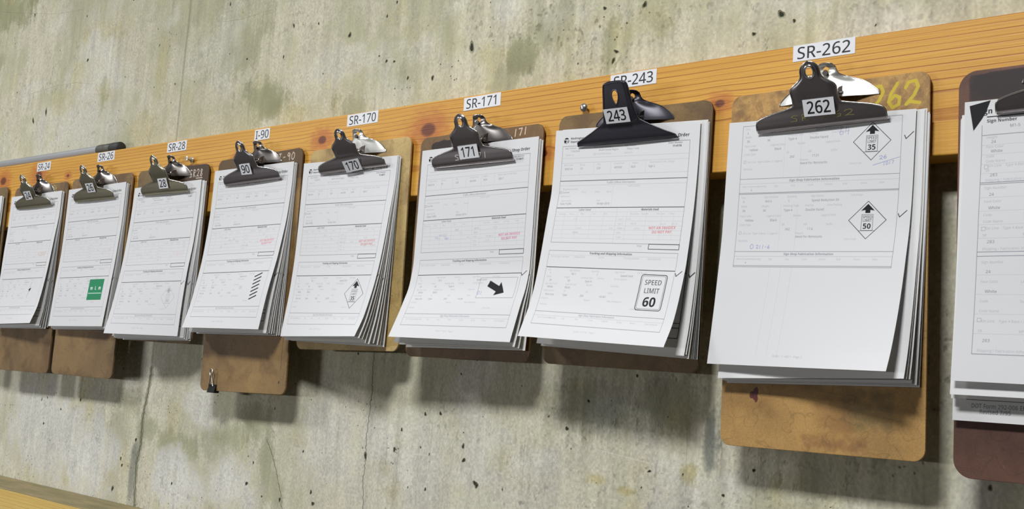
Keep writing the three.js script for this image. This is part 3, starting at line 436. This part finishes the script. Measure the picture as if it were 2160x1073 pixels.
function orderForm(o) {
  const w = 748, h = 968;
  return canvasTexture(w, h, (g) => {
    const r = rng(o.seed), X = (u) => u * w, Y = (v) => v * h, L = (x0, y0, x1, y1, s = THIN, lw = 1.2) => { g.strokeStyle = s; g.lineWidth = lw; g.beginPath(); g.moveTo(X(x0), Y(y0)); g.lineTo(X(x1), Y(y1)); g.stroke(); };
    const T = (t, u, v, size, style = FAINT, bold = '', al = 'left') => { g.font = `${bold}${size}px sans-serif`; g.fillStyle = style; g.textAlign = al; g.fillText(t, X(u), Y(v)); };
    const row = (v, words, u0 = 0.075, u1 = 0.92, size = 10, style = FAINT) => words.forEach((t, i) => T(t, lerp(u0, u1, i / words.length) + r() * 0.015, v, size, style));
    g.fillStyle = '#dcdcdb'; g.fillRect(0, 0, w, h); g.lineCap = 'butt';
    logo(g, X(0.085), Y(0.052), 14);
    T('Washington State', 0.115, 0.047, 13, '#2c2c33', 'bold '); T('Department of Transportation', 0.115, 0.062, 12, '#2c2c33', 'bold ');
    T('Sign Shop Order', 0.935, 0.060, 20, '#24242a', 'bold ', 'right');
    L(0.06, 0.078, 0.94, 0.078, INK, 2); L(0.06, 0.078, 0.06, 0.535, INK, 1.6); L(0.94, 0.078, 0.94, 0.535, INK, 1.6);
    T('Order Number', 0.80, 0.090, 10, INK, 'bold '); T(o.no, 0.83, 0.104, 12, '#2c2c33', 'bold ');
    row(0.092, ['Date Ordered', 'Work Order Number', 'Date Needed', ''], 0.075, 0.92, 10, INK); row(0.107, ['11/8/2016', 'North Central Region', 'Phase 1 only', ''], 0.12, 0.92, 11, INK);
    row(0.124, ['Deliver To', 'Sign Crew Wenatchee', 'Attention', '']); L(0.06, 0.135, 0.94, 0.135); L(0.06, 0.158, 0.94, 0.158);
    row(0.172, ['Work Order', 'Group', 'Org', 'Control Sect', 'Region', 'Maintenance Crew', 'Charge']); row(0.190, ['MS0124', '01', '224', '401050', 'NCR', 'Sign 2', ''], 0.075, 0.92, 12, INK); L(0.06, 0.215, 0.94, 0.215);
    for (const u of [0.20, 0.30, 0.42, 0.55, 0.66]) L(u, 0.162, u, 0.214, THIN, 0.8);
    L(0.06, 0.242, 0.94, 0.242, '#3a3a42', 2.6); T('Traffic Office Information', 0.5, 0.258, 13, INK, '', 'center'); L(0.06, 0.264, 0.94, 0.264); T('Traffic Control', 0.55, 0.276, 10);
    row(0.285, ['Requirements Met', ''], 0.075, 0.5); T('Current', 0.085, 0.300, 11, INK); g.strokeStyle = INK; g.lineWidth = 1.2; g.strokeRect(X(0.066), Y(0.291), 9, 9); row(0.300, ['115.2', 'Other', 'None'], 0.22, 0.5, 11); row(0.318, ['Restrictions', ''], 0.075, 0.5); row(0.340, ['Approved By', '', 'Date', ''], 0.075, 0.6); row(0.356, ['State Traffic', '', '04-Apr-2016', ''], 0.075, 0.6, 12, INK); L(0.45, 0.268, 0.45, 0.366, THIN, 0.8);
    L(0.06, 0.370, 0.94, 0.370, '#3a3a42', 2.6); L(0.5, 0.370, 0.5, 0.535, THIN, 1); T('Labor Used', 0.27, 0.384, 12, INK, 'bold ', 'center'); T('Materials Used', 0.72, 0.384, 12, '#34343a', 'bold ', 'center'); L(0.06, 0.390, 0.94, 0.390);
    row(0.403, ['Employee', 'Hours', 'Rate', 'Cost', 'Total'], 0.07, 0.49, 9); row(0.403, ['Description', 'Quantity', 'Unit Cost', 'Total'], 0.58, 0.93, 9); for (const v of [0.412, 0.433, 0.454, 0.474, 0.495, 0.515]) { L(0.06, v, 0.94, v, THIN, 0.9); if (v > 0.42) T(['Type 1', 'Type 4', 'Type 5', 'Other', 'Other', 'Freight'][Math.round((v - 0.412) / 0.0206)] || 'Other', 0.515, v - 0.005, 9); }
    for (const u of [0.13, 0.22, 0.32, 0.41, 0.57, 0.70, 0.80, 0.88]) L(u, 0.394, u, 0.515, THIN, 0.7); for (let i = 0; i < 12; i++) T((r() * 400).toFixed(2), 0.14 + r() * 0.75, 0.428 + Math.floor(r() * 4) * 0.021, 9);
    if (o.blue) { g.globalAlpha = 0.5; for (let i = 0; i < 6; i++) T((r() * 90).toFixed(1), 0.15 + r() * 0.3, 0.43 + r() * 0.07, 12, '#5a68b8'); g.globalAlpha = 1; }
    L(0.06, 0.535, 0.94, 0.535, INK, 1.6); T('Total', 0.70, 0.549, 11, INK, '', 'right'); g.strokeStyle = '#2b2b31'; g.lineWidth = 2.4; g.strokeRect(X(0.745), Y(0.536), X(0.195), Y(0.022));
    g.fillStyle = o.red || 'rgba(205,80,90,0.6)'; g.font = 'bold 16px sans-serif'; g.textAlign = 'center'; g.save(); g.translate(X(0.815), Y(0.468)); g.rotate(-0.02); g.fillText('NOT AN INVOICE', 0, 0); g.fillText('DO NOT PAY', 0, 18); g.restore();
    L(0.06, 0.574, 0.94, 0.574, INK, 1.8); L(0.06, 0.574, 0.06, 0.652, INK, 1.4); L(0.94, 0.574, 0.94, 0.652, INK, 1.4); T('Tracking and Shipping Information', 0.5, 0.588, 13, '#3c3c44', 'bold ', 'center'); L(0.06, 0.594, 0.94, 0.594); row(0.606, ['Sent to sign crew date', 'Shipped Date', 'Carrier', 'Tracking Number', 'Date Received']); L(0.06, 0.652, 0.94, 0.652, '#33333a', 2.6);
    L(0.06, 0.656, 0.06, 0.930, INK, 1.3); L(0.94, 0.656, 0.94, 0.930, INK, 1.3);
    row(0.670, ['Line', 'Sign Number', 'Quantity', 'Sign Name', 'Full Image'], 0.07, 0.86, 10); row(0.686, ['1', 'R2-1', '1', 'Speed Limit'], 0.085, 0.75, 12, INK); row(0.702, ['Width', 'Height', 'Sheeting Type', 'Overlay', 'Direct Applied'], 0.07, 0.68, 10); row(0.718, ['24', '30', 'Type 4', ''], 0.095, 0.6, 12, INK); row(0.735, ['Sign Face Color', 'Legend Color', 'Border', 'Substrate'], 0.07, 0.68, 10); row(0.750, ['White', 'Black', '', ''], 0.095, 0.6, 12, INK); row(0.768, ['Code Symbol', 'SR', 'MP', 'Suffix'], 0.07, 0.68, 10); row(0.786, ['One Line', 'Type', '243', '14.361'], 0.085, 0.6, 12, INK); row(0.805, ['Location', '', 'Reason', 'New Installation'], 0.07, 0.68, 10);
    row(0.835, ['Remarks', '', '', 'Crew Code'], 0.07, 0.9, 10); if (o.blue) { g.globalAlpha = 0.7; write(g, '01', X(0.62), Y(0.74), 14, 18, 1.6, '#5866b0'); g.globalAlpha = 1; }
    L(0.06, 0.866, 0.94, 0.866, INK, 2); T('Sign Shop Fabrication Information', 0.5, 0.880, 12, INK, '', 'center'); L(0.06, 0.886, 0.94, 0.886); row(0.900, ['Date Completed', 'Quantity', 'Qty', 'Size', 'Code', 'Initials', 'Scrap', 'Hours', 'Date Shipped']); L(0.06, 0.930, 0.94, 0.930, INK, 1.8);
    T(`Order ${o.no} - Page 1`, 0.46, 0.962, 11, FAINT, '', 'center');
    if (o.picture) o.picture(g, X, Y);
    if (o.ticks) for (const [u, v] of o.ticks) tick(g, X(u), Y(v), 26);
  });
}
function secondPage() {
  const w = 860, h = 1113;
  return canvasTexture(w, h, (g) => {
    const r = rng(4), X = (u) => u * w, Y = (v) => v * h, L = (x0, y0, x1, y1, s = THIN, lw = 1.4) => { g.strokeStyle = s; g.lineWidth = lw; g.beginPath(); g.moveTo(X(x0), Y(y0)); g.lineTo(X(x1), Y(y1)); g.stroke(); };
    const T = (t, u, v, size, style = FAINT, bold = '', al = 'left') => { g.font = `${bold}${size}px sans-serif`; g.fillStyle = style; g.textAlign = al; g.fillText(t, X(u), Y(v)); };
    g.fillStyle = '#dcdcdb'; g.fillRect(0, 0, w, h);
    const block = (v0, v1, number, blue) => {
      L(0.085, v0, 0.935, v0, INK, 2); const k = (v1 - v0) / 0.235, R = (d, words, u0 = 0.1, u1 = 0.70, s = 12, st = FAINT) => words.forEach((t, i) => T(t, lerp(u0, u1, i / words.length), v0 + d * k, s, st));
      R(0.018, ['Line', 'Sign Number', 'Quantity', 'Sign Name', ''], 0.1, 0.75); R(0.036, [number === '35' ? '2' : '3', 'W3-5', '1', `Speed Reduction ${number}`, ''], 0.11, 0.75, 14, INK); R(0.055, ['Width', 'Height', 'Sheeting Type', 'Overlay', 'Line Posting']); R(0.073, ['36', '36', 'Type 4', 'Double Faced', ''], 0.11, 0.7, 14, INK); R(0.094, ['Face Color', 'Legend Color', 'Border', 'Legend Hole']); R(0.112, ['Yellow', 'Black', '', ''], 0.13, 0.7, 14, INK); R(0.130, ['Code Type', '', 'SR', 'MP', 'Suffix']); R(0.149, ['', '', '262', number === '35' ? '17.51' : '17.8', ''], 0.12, 0.72, 14, INK); g.strokeStyle = FAINT; g.strokeRect(X(0.10), Y(v0 + 0.154 * k), 11, 11); R(0.165, ['  On Line  Type 4 Base / L Legend', '', 'Reason', ''], 0.115, 0.72); R(0.180, ['', '', 'Need For Remounts', ''], 0.12, 0.72, 14, INK); R(0.196, ['Remarks', '', '', '']);
      T('Full Image', 0.70, v0 + 0.018 * k, 11); T('Color Code', 0.68, v0 + 0.190 * k, 11); for (const u of [0.33, 0.42]) L(u, v0 + 0.04 * k, u, v1, 'rgba(130,130,150,0.25)', 1);
      DIAMOND('', number)(g, X(0.79), Y((number === '35' ? 0.112 : 0.415)), 0.094 * w);
      L(0.085, v1, 0.935, v1, INK, 2); T('Sign Shop Fabrication Information', 0.5, v1 + 0.015, 14, INK, 'bold ', 'center'); L(0.085, v1 + 0.020, 0.935, v1 + 0.020); ['Date Completed', 'Quantity', 'Qty', 'Size', 'Code', 'Initials', 'SUB', 'Hours', 'Date'].forEach((t, i) => T(t, 0.10 + i * 0.092, v1 + 0.035, 11)); T('4', 0.15, v1 + 0.050, 13, INK); L(0.085, v1 + 0.058, 0.935, v1 + 0.058, INK, 2.2);
      g.globalAlpha = 0.75; if (number === '35') { write(g, '64', X(0.62), Y(0.05), 22, 34, 2, '#8a8fb8'); write(g, '26', X(0.83), Y(0.17), 16, 16, 2, '#6a74b4', 1.1, 4); g.beginPath(); g.moveTo(X(0.80), Y(0.205)); g.lineTo(X(0.93), Y(0.178)); g.stroke(); write(g, '1017', X(0.85), Y(0.195), 11, 14, 1.7, '#6a74b4', 1.1, 2); } else { write(g, '0', X(0.17), Y(v1 - 0.030), 20, 22, 2, '#7078c0'); write(g, '211-6', X(0.205), Y(v1 - 0.026), 12, 16, 2, '#7078c0'); } g.globalAlpha = 1;
    };
    L(0.085, 0.02, 0.085, 0.600, INK, 1.6); L(0.935, 0.02, 0.935, 0.600, INK, 1.6);
    block(0.02, 0.240, '35'); block(0.302, 0.537, '50'); L(0.085, 0.600, 0.935, 0.600, INK, 2);
    tick(g, X(0.965), Y(0.10), 34); tick(g, X(0.955), Y(0.395), 32);
    g.strokeStyle = 'rgba(120,120,140,0.18)'; g.lineWidth = 1.4; for (const u of [0.30, 0.36, 0.42]) { g.beginPath(); g.moveTo(X(u), Y(0.60)); g.lineTo(X(u - 0.02), Y(0.96)); g.stroke(); }
    T('Order 11-4821 - Page 2', 0.46, 0.962, 14, 'rgba(120,120,136,0.4)', '', 'center');
  });
}
function lastPage() {
  const w = 860, h = 1113;
  return canvasTexture(w, h, (g) => {
    const X = (u) => u * w, Y = (v) => v * h, L = (x0, y0, x1, y1, s = THIN, lw = 1.4) => { g.strokeStyle = s; g.lineWidth = lw; g.beginPath(); g.moveTo(X(x0), Y(y0)); g.lineTo(X(x1), Y(y1)); g.stroke(); };
    const T = (t, u, v, size, style = FAINT, bold = '', al = 'left') => { g.font = `${bold}${size}px sans-serif`; g.fillStyle = style; g.textAlign = al; g.fillText(t, X(u), Y(v)); };
    g.fillStyle = '#dcdcdb'; g.fillRect(0, 0, w, h);
    T('Sign Shop Order', 0.055, 0.050, 30, '#24242a', 'bold '); L(0.10, 0.062, 0.9, 0.062, '#222228', 4); T('Sign Number', 0.10, 0.082, 18, '#33333a', 'bold '); T('M1-5', 0.20, 0.105, 17, INK);
    const blocks = [[0.128, 0.300, 'Height'], [0.306, 0.548, 'Sign Number'], [0.563, 0.905, 'Sign Number']];
    for (const [a, b, first] of blocks) {
      L(0.08, a, 0.95, a, INK, 2.2); L(0.08, b, 0.95, b, INK, 2.2); const n = 9;
      const rows = [[first, '', 'Option'], ['    24', '    36', 'x'], ['Face Color', 'Legend Color', 'Border'], ['    White', '    Black', ''], ['Code', 'Suffix', ''], ['Code Name', '', ''], ['☐ On Line    Type 4 Base / L Legend', '', ''], ['SR', 'MP', 'Suffix'], ['    283', '    14.228', '  Near'], ['Shipping / Fabrication Information', '', '']];
      rows.forEach((q, i) => { const v = lerp(a, b, (i + 0.75) / rows.length); q.forEach((t, c) => T(t.replace('☐ ', '   '), 0.10 + c * 0.17, v, t.startsWith('    ') ? 17 : 14, t.startsWith('    ') ? INK : FAINT)); if (i % 2) L(0.08, v + 0.006, 0.95, v + 0.006, THIN, 1); }); g.strokeStyle = INK; g.strokeRect(X(0.095), Y(lerp(a, b, 0.635)), 14, 14);
    }
    L(0.08, 0.09, 0.08, 0.905, INK, 1.8);
    g.fillStyle = '#1c1c1f'; g.beginPath(); g.moveTo(X(0.022), Y(0.016)); g.lineTo(X(0.115), Y(0.002)); g.lineTo(X(0.095), Y(0.045)); g.lineTo(X(0.078), Y(0.068)); g.lineTo(X(0.042), Y(0.108)); g.closePath(); g.fill();
  });
}
const PICTURES = {
  '24': (g, X, Y) => { g.strokeStyle = '#44444c'; g.lineWidth = 2; g.beginPath(); g.moveTo(X(0.70), Y(0.80)); g.lineTo(X(0.735), Y(0.68)); g.stroke(); g.fillStyle = '#1d1d22'; g.beginPath(); g.moveTo(X(0.70), Y(0.735)); g.lineTo(X(0.755), Y(0.725)); g.lineTo(X(0.725), Y(0.755)); g.closePath(); g.fill(); },
  '26': (g, X, Y) => { g.fillStyle = '#2c8a5e'; g.fillRect(X(0.63), Y(0.672), X(0.25), Y(0.145)); g.strokeStyle = '#e8f2ec'; g.lineWidth = 6; g.strokeRect(X(0.645), Y(0.68), X(0.22), Y(0.13)); g.fillStyle = '#2c8a5e'; g.fillRect(X(0.63), Y(0.672), X(0.25), Y(0.03)); g.fillRect(X(0.63), Y(0.672), X(0.025), Y(0.145)); g.fillRect(X(0.855), Y(0.672), X(0.025), Y(0.145)); g.fillRect(X(0.63), Y(0.79), X(0.25), Y(0.027)); g.strokeStyle = '#f0f6f2'; g.lineWidth = 4; g.beginPath(); g.moveTo(X(0.64), Y(0.770)); g.lineTo(X(0.87), Y(0.770)); g.stroke(); g.fillStyle = '#f0f6f2'; g.font = 'bold 34px sans-serif'; g.textAlign = 'center'; g.fillText('m', X(0.685), Y(0.745)); g.fillText('L', X(0.755), Y(0.745)); g.fillText('m', X(0.825), Y(0.745)); },
  '28': (g, X, Y) => { DIAMOND('', '50')(g, X(0.79), Y(0.755), 70, 0.22); },
  '90': (g, X, Y) => { g.strokeStyle = '#212127'; g.lineWidth = 7; for (let i = 0; i < 7; i++) { const y = Y(0.665) + i * 22; g.beginPath(); g.moveTo(X(0.785), y + 20); g.lineTo(X(0.865), y); g.stroke(); } },
  '170': (g, X, Y) => { DIAMOND('', '35')(g, X(0.80), Y(0.755), 80, 0.9); },
  '171': (g, X, Y) => { g.strokeStyle = 'rgba(110,110,124,0.8)'; g.lineWidth = 1.6; g.strokeRect(X(0.62), Y(0.672), X(0.30), Y(0.105)); g.fillStyle = '#1f1e22'; g.save(); g.translate(X(0.765), Y(0.725)); g.rotate(0.42); g.beginPath(); for (const p of [[-56, -15], [10, -15], [10, -36], [58, 0], [10, 36], [10, 15], [-56, 15]]) g.lineTo(...p); g.fill(); g.restore(); },
  '243': (g, X, Y) => { const x = X(0.735), y = Y(0.672), w = X(0.165), h = Y(0.160); g.strokeStyle = '#34343a'; g.lineWidth = 3; g.beginPath(); g.roundRect(x, y, w, h, 11); g.stroke(); g.lineWidth = 1.2; g.beginPath(); g.roundRect(x + 6, y + 6, w - 12, h - 12, 7); g.stroke(); g.fillStyle = '#1d1d22'; g.textAlign = 'center'; g.font = '29px sans-serif'; g.fillText('SPEED', x + w / 2, y + 43); g.fillText('LIMIT', x + w / 2, y + 79); g.font = 'bold 58px sans-serif'; g.fillText('60', x + w / 2, y + 138); },
};
const underFormMap = (footer) => canvasTexture(512, 664, (g, w, h) => { g.fillStyle = '#dededb'; g.fillRect(0, 0, w, h); g.strokeStyle = 'rgba(50,50,60,0.85)'; g.lineWidth = 2.2; g.strokeRect(w * 0.06, h * 0.08, w * 0.88, h * 0.85); for (const v of [0.24, 0.37, 0.535, 0.652, 0.866, 0.886]) { g.beginPath(); g.moveTo(w * 0.06, h * v); g.lineTo(w * 0.94, h * v); g.stroke(); } tick(g, w * 0.97, h * 0.66, 16); if (footer) { g.fillStyle = 'rgba(60,60,70,0.8)'; g.font = '12px sans-serif'; g.fillText('DOT Form 292-006 EF', w * 0.08, h * 0.956); g.fillText('Revised 7/95', w * 0.115, h * 0.974); } });
const paperM = (map, c = 0xffffff) => std({ map, color: c, roughness: 0.88, side: THREE.DoubleSide });
const plain = [0xe2e2e0, 0xdddcd8, 0xe2e0da, 0xdcdcdc].map((c) => std({ color: c, roughness: 0.9, side: THREE.DoubleSide }));
const underM = paperM(underFormMap(false)), footerM = paperM(underFormMap(true));
// a hanging sheet: profiles of its left and right edges give the stand-off z against the distance s down the sheet
function sheetGeometry(len, zL, zR, yL0, yR0, power, wave = 0, seed = 0) {
  const nu = 14, nv = 44, N = nv * 6, pos = [], uv = [], idx = [], ys = [[], []];
  [[zL, yL0], [zR, yR0]].forEach(([f, y0], side) => { let y = y0; for (let i = 0; i <= N; i++) { if (i % 6 === 0) ys[side].push(y); const ds = len / N, dz = f((i + 1) * ds) - f(i * ds); y -= Math.sqrt(Math.max(ds * ds - dz * dz, ds * ds * 0.05)); } });
  for (let j = 0; j <= nv; j++) for (let i = 0; i <= nu; i++) {
    const u = i / nu, s = len * j / nv, k = Math.pow(u, power), w = wave * Math.sin(u * 7 + seed) * Math.sin(Math.PI * u) * smooth(0.25, 1, j / nv);
    pos.push((u - 0.5) * PW, lerp(ys[0][j], ys[1][j], u), lerp(zL(s), zR(s), k) + w); uv.push(u, 1 - j / nv);
  }
  for (let j = 0; j < nv; j++) for (let i = 0; i < nu; i++) { const a = j * (nu + 1) + i, b = a + nu + 1; idx.push(a, b, a + 1, b, b + 1, a + 1); }
  const g = new THREE.BufferGeometry(); g.setAttribute('position', new THREE.Float32BufferAttribute(pos, 3)); g.setAttribute('uv', new THREE.Float32BufferAttribute(uv, 2)); g.setIndex(idx); g.computeVertexNormals(); return g;
}
const WHERE = { '23': 'the form cut off by the left edge', '24': 'the small black arrow form', '26': 'the green sign form', '28': 'the faint diamond form', '90': 'the striped bar form', '170': 'the form on the pale tan clipboard', '171': 'the big black arrow form', '243': 'the speed limit sixty form', '262': 'the page of two diamonds', '283': 'the page with a black corner' };
const ORD = ['second', 'third', 'fourth', 'fifth', 'sixth', 'seventh', 'eighth', 'ninth', 'tenth', 'eleventh'];
// per clipboard: centre shift of the front sheet, top of its left and right edge below the board top, edge profiles, number of sheets under it
const STACKS = {
  '23': { c: -0.004, y: [-0.022, -0.020], L: [[0, 0.006], [0.1, 0.008], [0.28, 0.02]], R: [[0, 0.005], [0.05, 0.006], [0.12, 0.014], [0.2, 0.026], [0.28, 0.040]], n: 3, what: 'white form at the left edge of the photo, beside the form numbered 24' },
  '24': { c: -0.004, y: [-0.021, -0.019], L: [[0, 0.007], [0.02, 0.007], [0.062, 0.0072], [0.126, 0.010], [0.19, 0.012], [0.28, 0.022]], R: [[0, 0.006], [0.037, 0.006], [0.098, 0.011], [0.158, 0.017], [0.238, 0.029], [0.28, 0.042]], n: 5, start: 0.3, what: 'white form with a small black arrow drawing, top of the clipboard numbered 24' },
  '26': { c: -0.005, y: [-0.022, -0.019], L: [[0, 0.006], [0.03, 0.006], [0.119, 0.007], [0.207, 0.013], [0.28, 0.017]], R: [[0, 0.006], [0.056, 0.006], [0.148, 0.011], [0.221, 0.018], [0.28, 0.024]], n: 6, start: 0.15, dx: 0.006, what: 'white form with a green sign printed near its bottom' },
  '28': { c: -0.004, y: [-0.033, -0.030], L: [[0, 0.006], [0.025, 0.0065], [0.113, 0.012], [0.214, 0.025], [0.28, 0.038]], R: [[0, 0.006], [0.041, 0.006], [0.104, 0.009], [0.173, 0.017], [0.23, 0.021], [0.28, 0.023]], n: 7, start: 0.3, dx: 0.010, what: 'white form with a faint diamond drawing, top of the clipboard numbered 28' },
  '90': { c: -0.006, y: [-0.022, -0.021], L: [[0, 0.006], [0.05, 0.0065], [0.135, 0.012], [0.228, 0.027], [0.28, 0.041]], R: [[0, 0.006], [0.029, 0.006], [0.079, 0.009], [0.151, 0.020], [0.223, 0.036], [0.28, 0.046]], n: 9, start: 0.25, dx: 0.003, what: 'white form with a striped bar drawing, top of the clipboard numbered 90' },
  '170': { c: -0.0135, y: [-0.023, -0.027], L: [[0, 0.006], [0.021, 0.006], [0.058, 0.006], [0.135, 0.007], [0.198, 0.011], [0.28, 0.022]], R: [[0, 0.006], [0.026, 0.0066], [0.09, 0.014], [0.169, 0.026], [0.243, 0.046], [0.28, 0.062]], n: 8, dx: 0.004, what: 'white form with a diamond sign drawing, top of the pale tan clipboard 170' },
  '171': { c: 0.004, y: [-0.021, -0.019], L: [[0, 0.006], [0.085, 0.006], [0.16, 0.0065], [0.195, 0.011], [0.226, 0.022], [0.28, 0.045]], R: [[0, 0.006], [0.091, 0.0065], [0.17, 0.007], [0.20, 0.012], [0.227, 0.021], [0.28, 0.038]], n: 3, flat: 0.7, what: 'white form with a black slanting arrow drawing, top of the clipboard numbered 171' },
  '243': { c: -0.006, y: [-0.019, -0.028], L: [[0, 0.006], [0.04, 0.0063], [0.08, 0.0075], [0.108, 0.012], [0.185, 0.025], [0.223, 0.034], [0.28, 0.057]], R: [[0, 0.006], [0.03, 0.0063], [0.079, 0.009], [0.171, 0.022], [0.195, 0.028], [0.242, 0.043], [0.28, 0.062]], n: 8, start: 0.45, dx: 0.011, dy: 0.0035, what: 'white form with a speed limit 60 drawing, top of the clipboard numbered 243' },
  '262': { c: -0.004, y: [-0.036, -0.038], turn: -0.020, underTurn: -0.009, start: 0.3, L: [[0, 0.006], [0.118, 0.0065], [0.192, 0.012], [0.28, 0.022]], R: [[0, 0.006], [0.079, 0.0065], [0.118, 0.009], [0.157, 0.016], [0.202, 0.026], [0.255, 0.043], [0.28, 0.054]], n: 6, dx: 0.013, dy: -0.012, dyR: 0.011, pow: 1.25, what: 'white page with two diamond speed limit drawings, top of the clipboard numbered 262' },
  '283': { c: 0.002, y: [-0.034, -0.034], dx: -0.005, dy: -0.013, L: [[0, 0.006], [0.04, 0.0065], [0.12, 0.012], [0.2, 0.018], [0.28, 0.028]], R: [[0, 0.006], [0.04, 0.0065], [0.12, 0.012], [0.2, 0.018], [0.28, 0.028]], n: 3, what: 'white page with a black folded corner at the right edge of the photo' },
};
const MAPS = {
  '24': orderForm({ seed: 24, no: '11-4810', picture: PICTURES['24'], red: 'rgba(205,90,60,0.3)' }), '26': orderForm({ seed: 26, no: '11-4796', picture: PICTURES['26'], red: 'rgba(205,90,84,0.1)' }), '28': orderForm({ seed: 28, no: '11-4811', picture: PICTURES['28'], red: 'rgba(205,90,84,0.1)', ticks: [[0.955, 0.665]] }), '90': orderForm({ seed: 90, no: '11-4790', picture: PICTURES['90'], blue: true, red: 'rgba(226,110,130,0.7)' }),
  '170': orderForm({ seed: 170, no: '11-4817', picture: PICTURES['170'] }), '171': orderForm({ seed: 171, no: '11-4617', picture: PICTURES['171'], blue: true, red: 'rgba(208,80,130,0.65)', ticks: [[0.955, 0.655]] }), '243': orderForm({ seed: 243, no: '11-4116', picture: PICTURES['243'], ticks: [[0.958, 0.665]] }), '262': secondPage(), '283': lastPage(),
};
MAPS['23'] = MAPS['24'];
for (const b of BOARDS) {
  const S = STACKS[b.id], zL = curve(S.L), zR = curve(S.R), r = rng(Number(b.id) * 13 + 1);
  const front = mesh('paper_form', sheetGeometry(PH, zL, zR, S.y[0], S.y[1], b.id === '262' ? 1.5 : 1, 0, b.x * 9), paperM(MAPS[b.id]));
  front.position.set(b.x + S.c, Y0 + b.y, 0); front.rotation.z = S.turn ?? 0; tag(front, S.what, 'paper form', 'printed forms on top of the clipboards');
  const where = WHERE[b.id];
  for (let k = 1; k <= S.n; k++) {
    const q = (S.start ?? 0) + (1 - (S.start ?? 0)) * Math.pow(k / (S.n + 0.6), S.pow ?? 1), f = (S.flat ?? 1) * (1 - q) + (1 - (S.flat ?? 1)) * (1 - q * 0.5), j = (r() - 0.5) * 0.16 / S.n, f0 = Math.max(f + j, 0.03);
    const dx = (S.dx ?? 0.004) * (0.35 + 0.65 * q) + (r() - 0.5) * 0.002, dy = (S.dy ?? 0) * (0.6 + 0.4 * q) - r() * 0.004 - q * 0.003;
    const base = (s) => lerp(0.0056, 0.0012, q), wob = 0.12 / S.n, ph = r() * 6;
    const dR = dy + (S.dyR ?? 0.001), pl = (s) => base(s) + Math.max(zL(s - dy) - zL(0), 0) * f0, pr = (s) => base(s) + Math.max(zR(s - dR) - zR(0), 0) * f0 * (1 + wob * Math.sin(s * 45 + ph));
    const len = b.id === '283' && k === S.n ? 0.299 : PH;
    const m = mesh('paper_sheet', sheetGeometry(len, pl, pr, S.y[0] + dy, S.y[1] + dR, b.id === '262' ? 1.5 : 1, 0, k), b.id === '283' && k === S.n ? footerM : k % 3 === 1 && b.id !== '283' && b.id !== '262' || b.id === '262' && k === 2 ? underM : plain[(k + b.id.length) % 4]);
    m.position.set(b.x + S.c + dx, Y0 + b.y, 0); m.rotation.z = S.underTurn ?? 0; 
    tag(m, `white sheet, ${ORD[k - 1]} from the front, clipped under ${where}`, 'paper', `sheets clipped under ${where}`);
  }
}

// ------------------------------------------------------------------ binder clip on the lower left corner of clipboard 90
{
  const black = std({ color: 0x1e1d1f, roughness: 0.4, metalness: 0.3, side: THREE.DoubleSide }), wire = std({ color: 0xd6d4d0, metalness: 1, roughness: 0.22 });
  const t = group('binder_clip', -1.1106, Y0 - 0.4475, 0);
  const s = new THREE.Shape(); s.moveTo(-0.0052, -0.0005); s.lineTo(0.0052, -0.0005); s.lineTo(0.0016, 0.0130); s.lineTo(0.0008, 0.0130); s.lineTo(0.0040, 0.0006); s.lineTo(-0.0058, 0.0006); s.lineTo(-0.0040, 0.0130); s.lineTo(-0.0047, 0.0130); s.closePath();
  const body = new THREE.ExtrudeGeometry(s, { depth: 0.019, bevelEnabled: true, bevelSize: 0.0003, bevelThickness: 0.0003, bevelSegments: 1 }); body.translate(0, -0.0045, -0.0095); body.rotateY(Math.PI / 2); body.rotateY(Math.PI);
  mesh('spring_body', body, black, t);
  for (const side of [1, -1]) {
    const z = side > 0 ? 0.0050 : -0.0088, out = side > 0 ? 0.25 : -0.1;
    const pts = [[-0.0062, 0.006, z], [-0.0042, 0.013, z + 0.001 * out], [-0.0025, 0.024, z + 0.0035 * out], [-0.0040, 0.0285, z + 0.0045 * out], [-0.0032, 0.0325, z + 0.0055 * out], [0, 0.0338, z + 0.006 * out], [0.0032, 0.0325, z + 0.0055 * out], [0.0040, 0.0285, z + 0.0045 * out], [0.0025, 0.024, z + 0.0035 * out], [0.0042, 0.013, z + 0.001 * out], [0.0062, 0.006, z]].map(V);
    mesh('wire_handle', new THREE.TubeGeometry(new THREE.CatmullRomCurve3(pts), 70, 0.0011, 8), wire, t);
  }
  tag(t, 'small black binder clip with silver handles on the lower corner of clipboard 90', 'binder clip');
}

renderer.render(scene, camera);
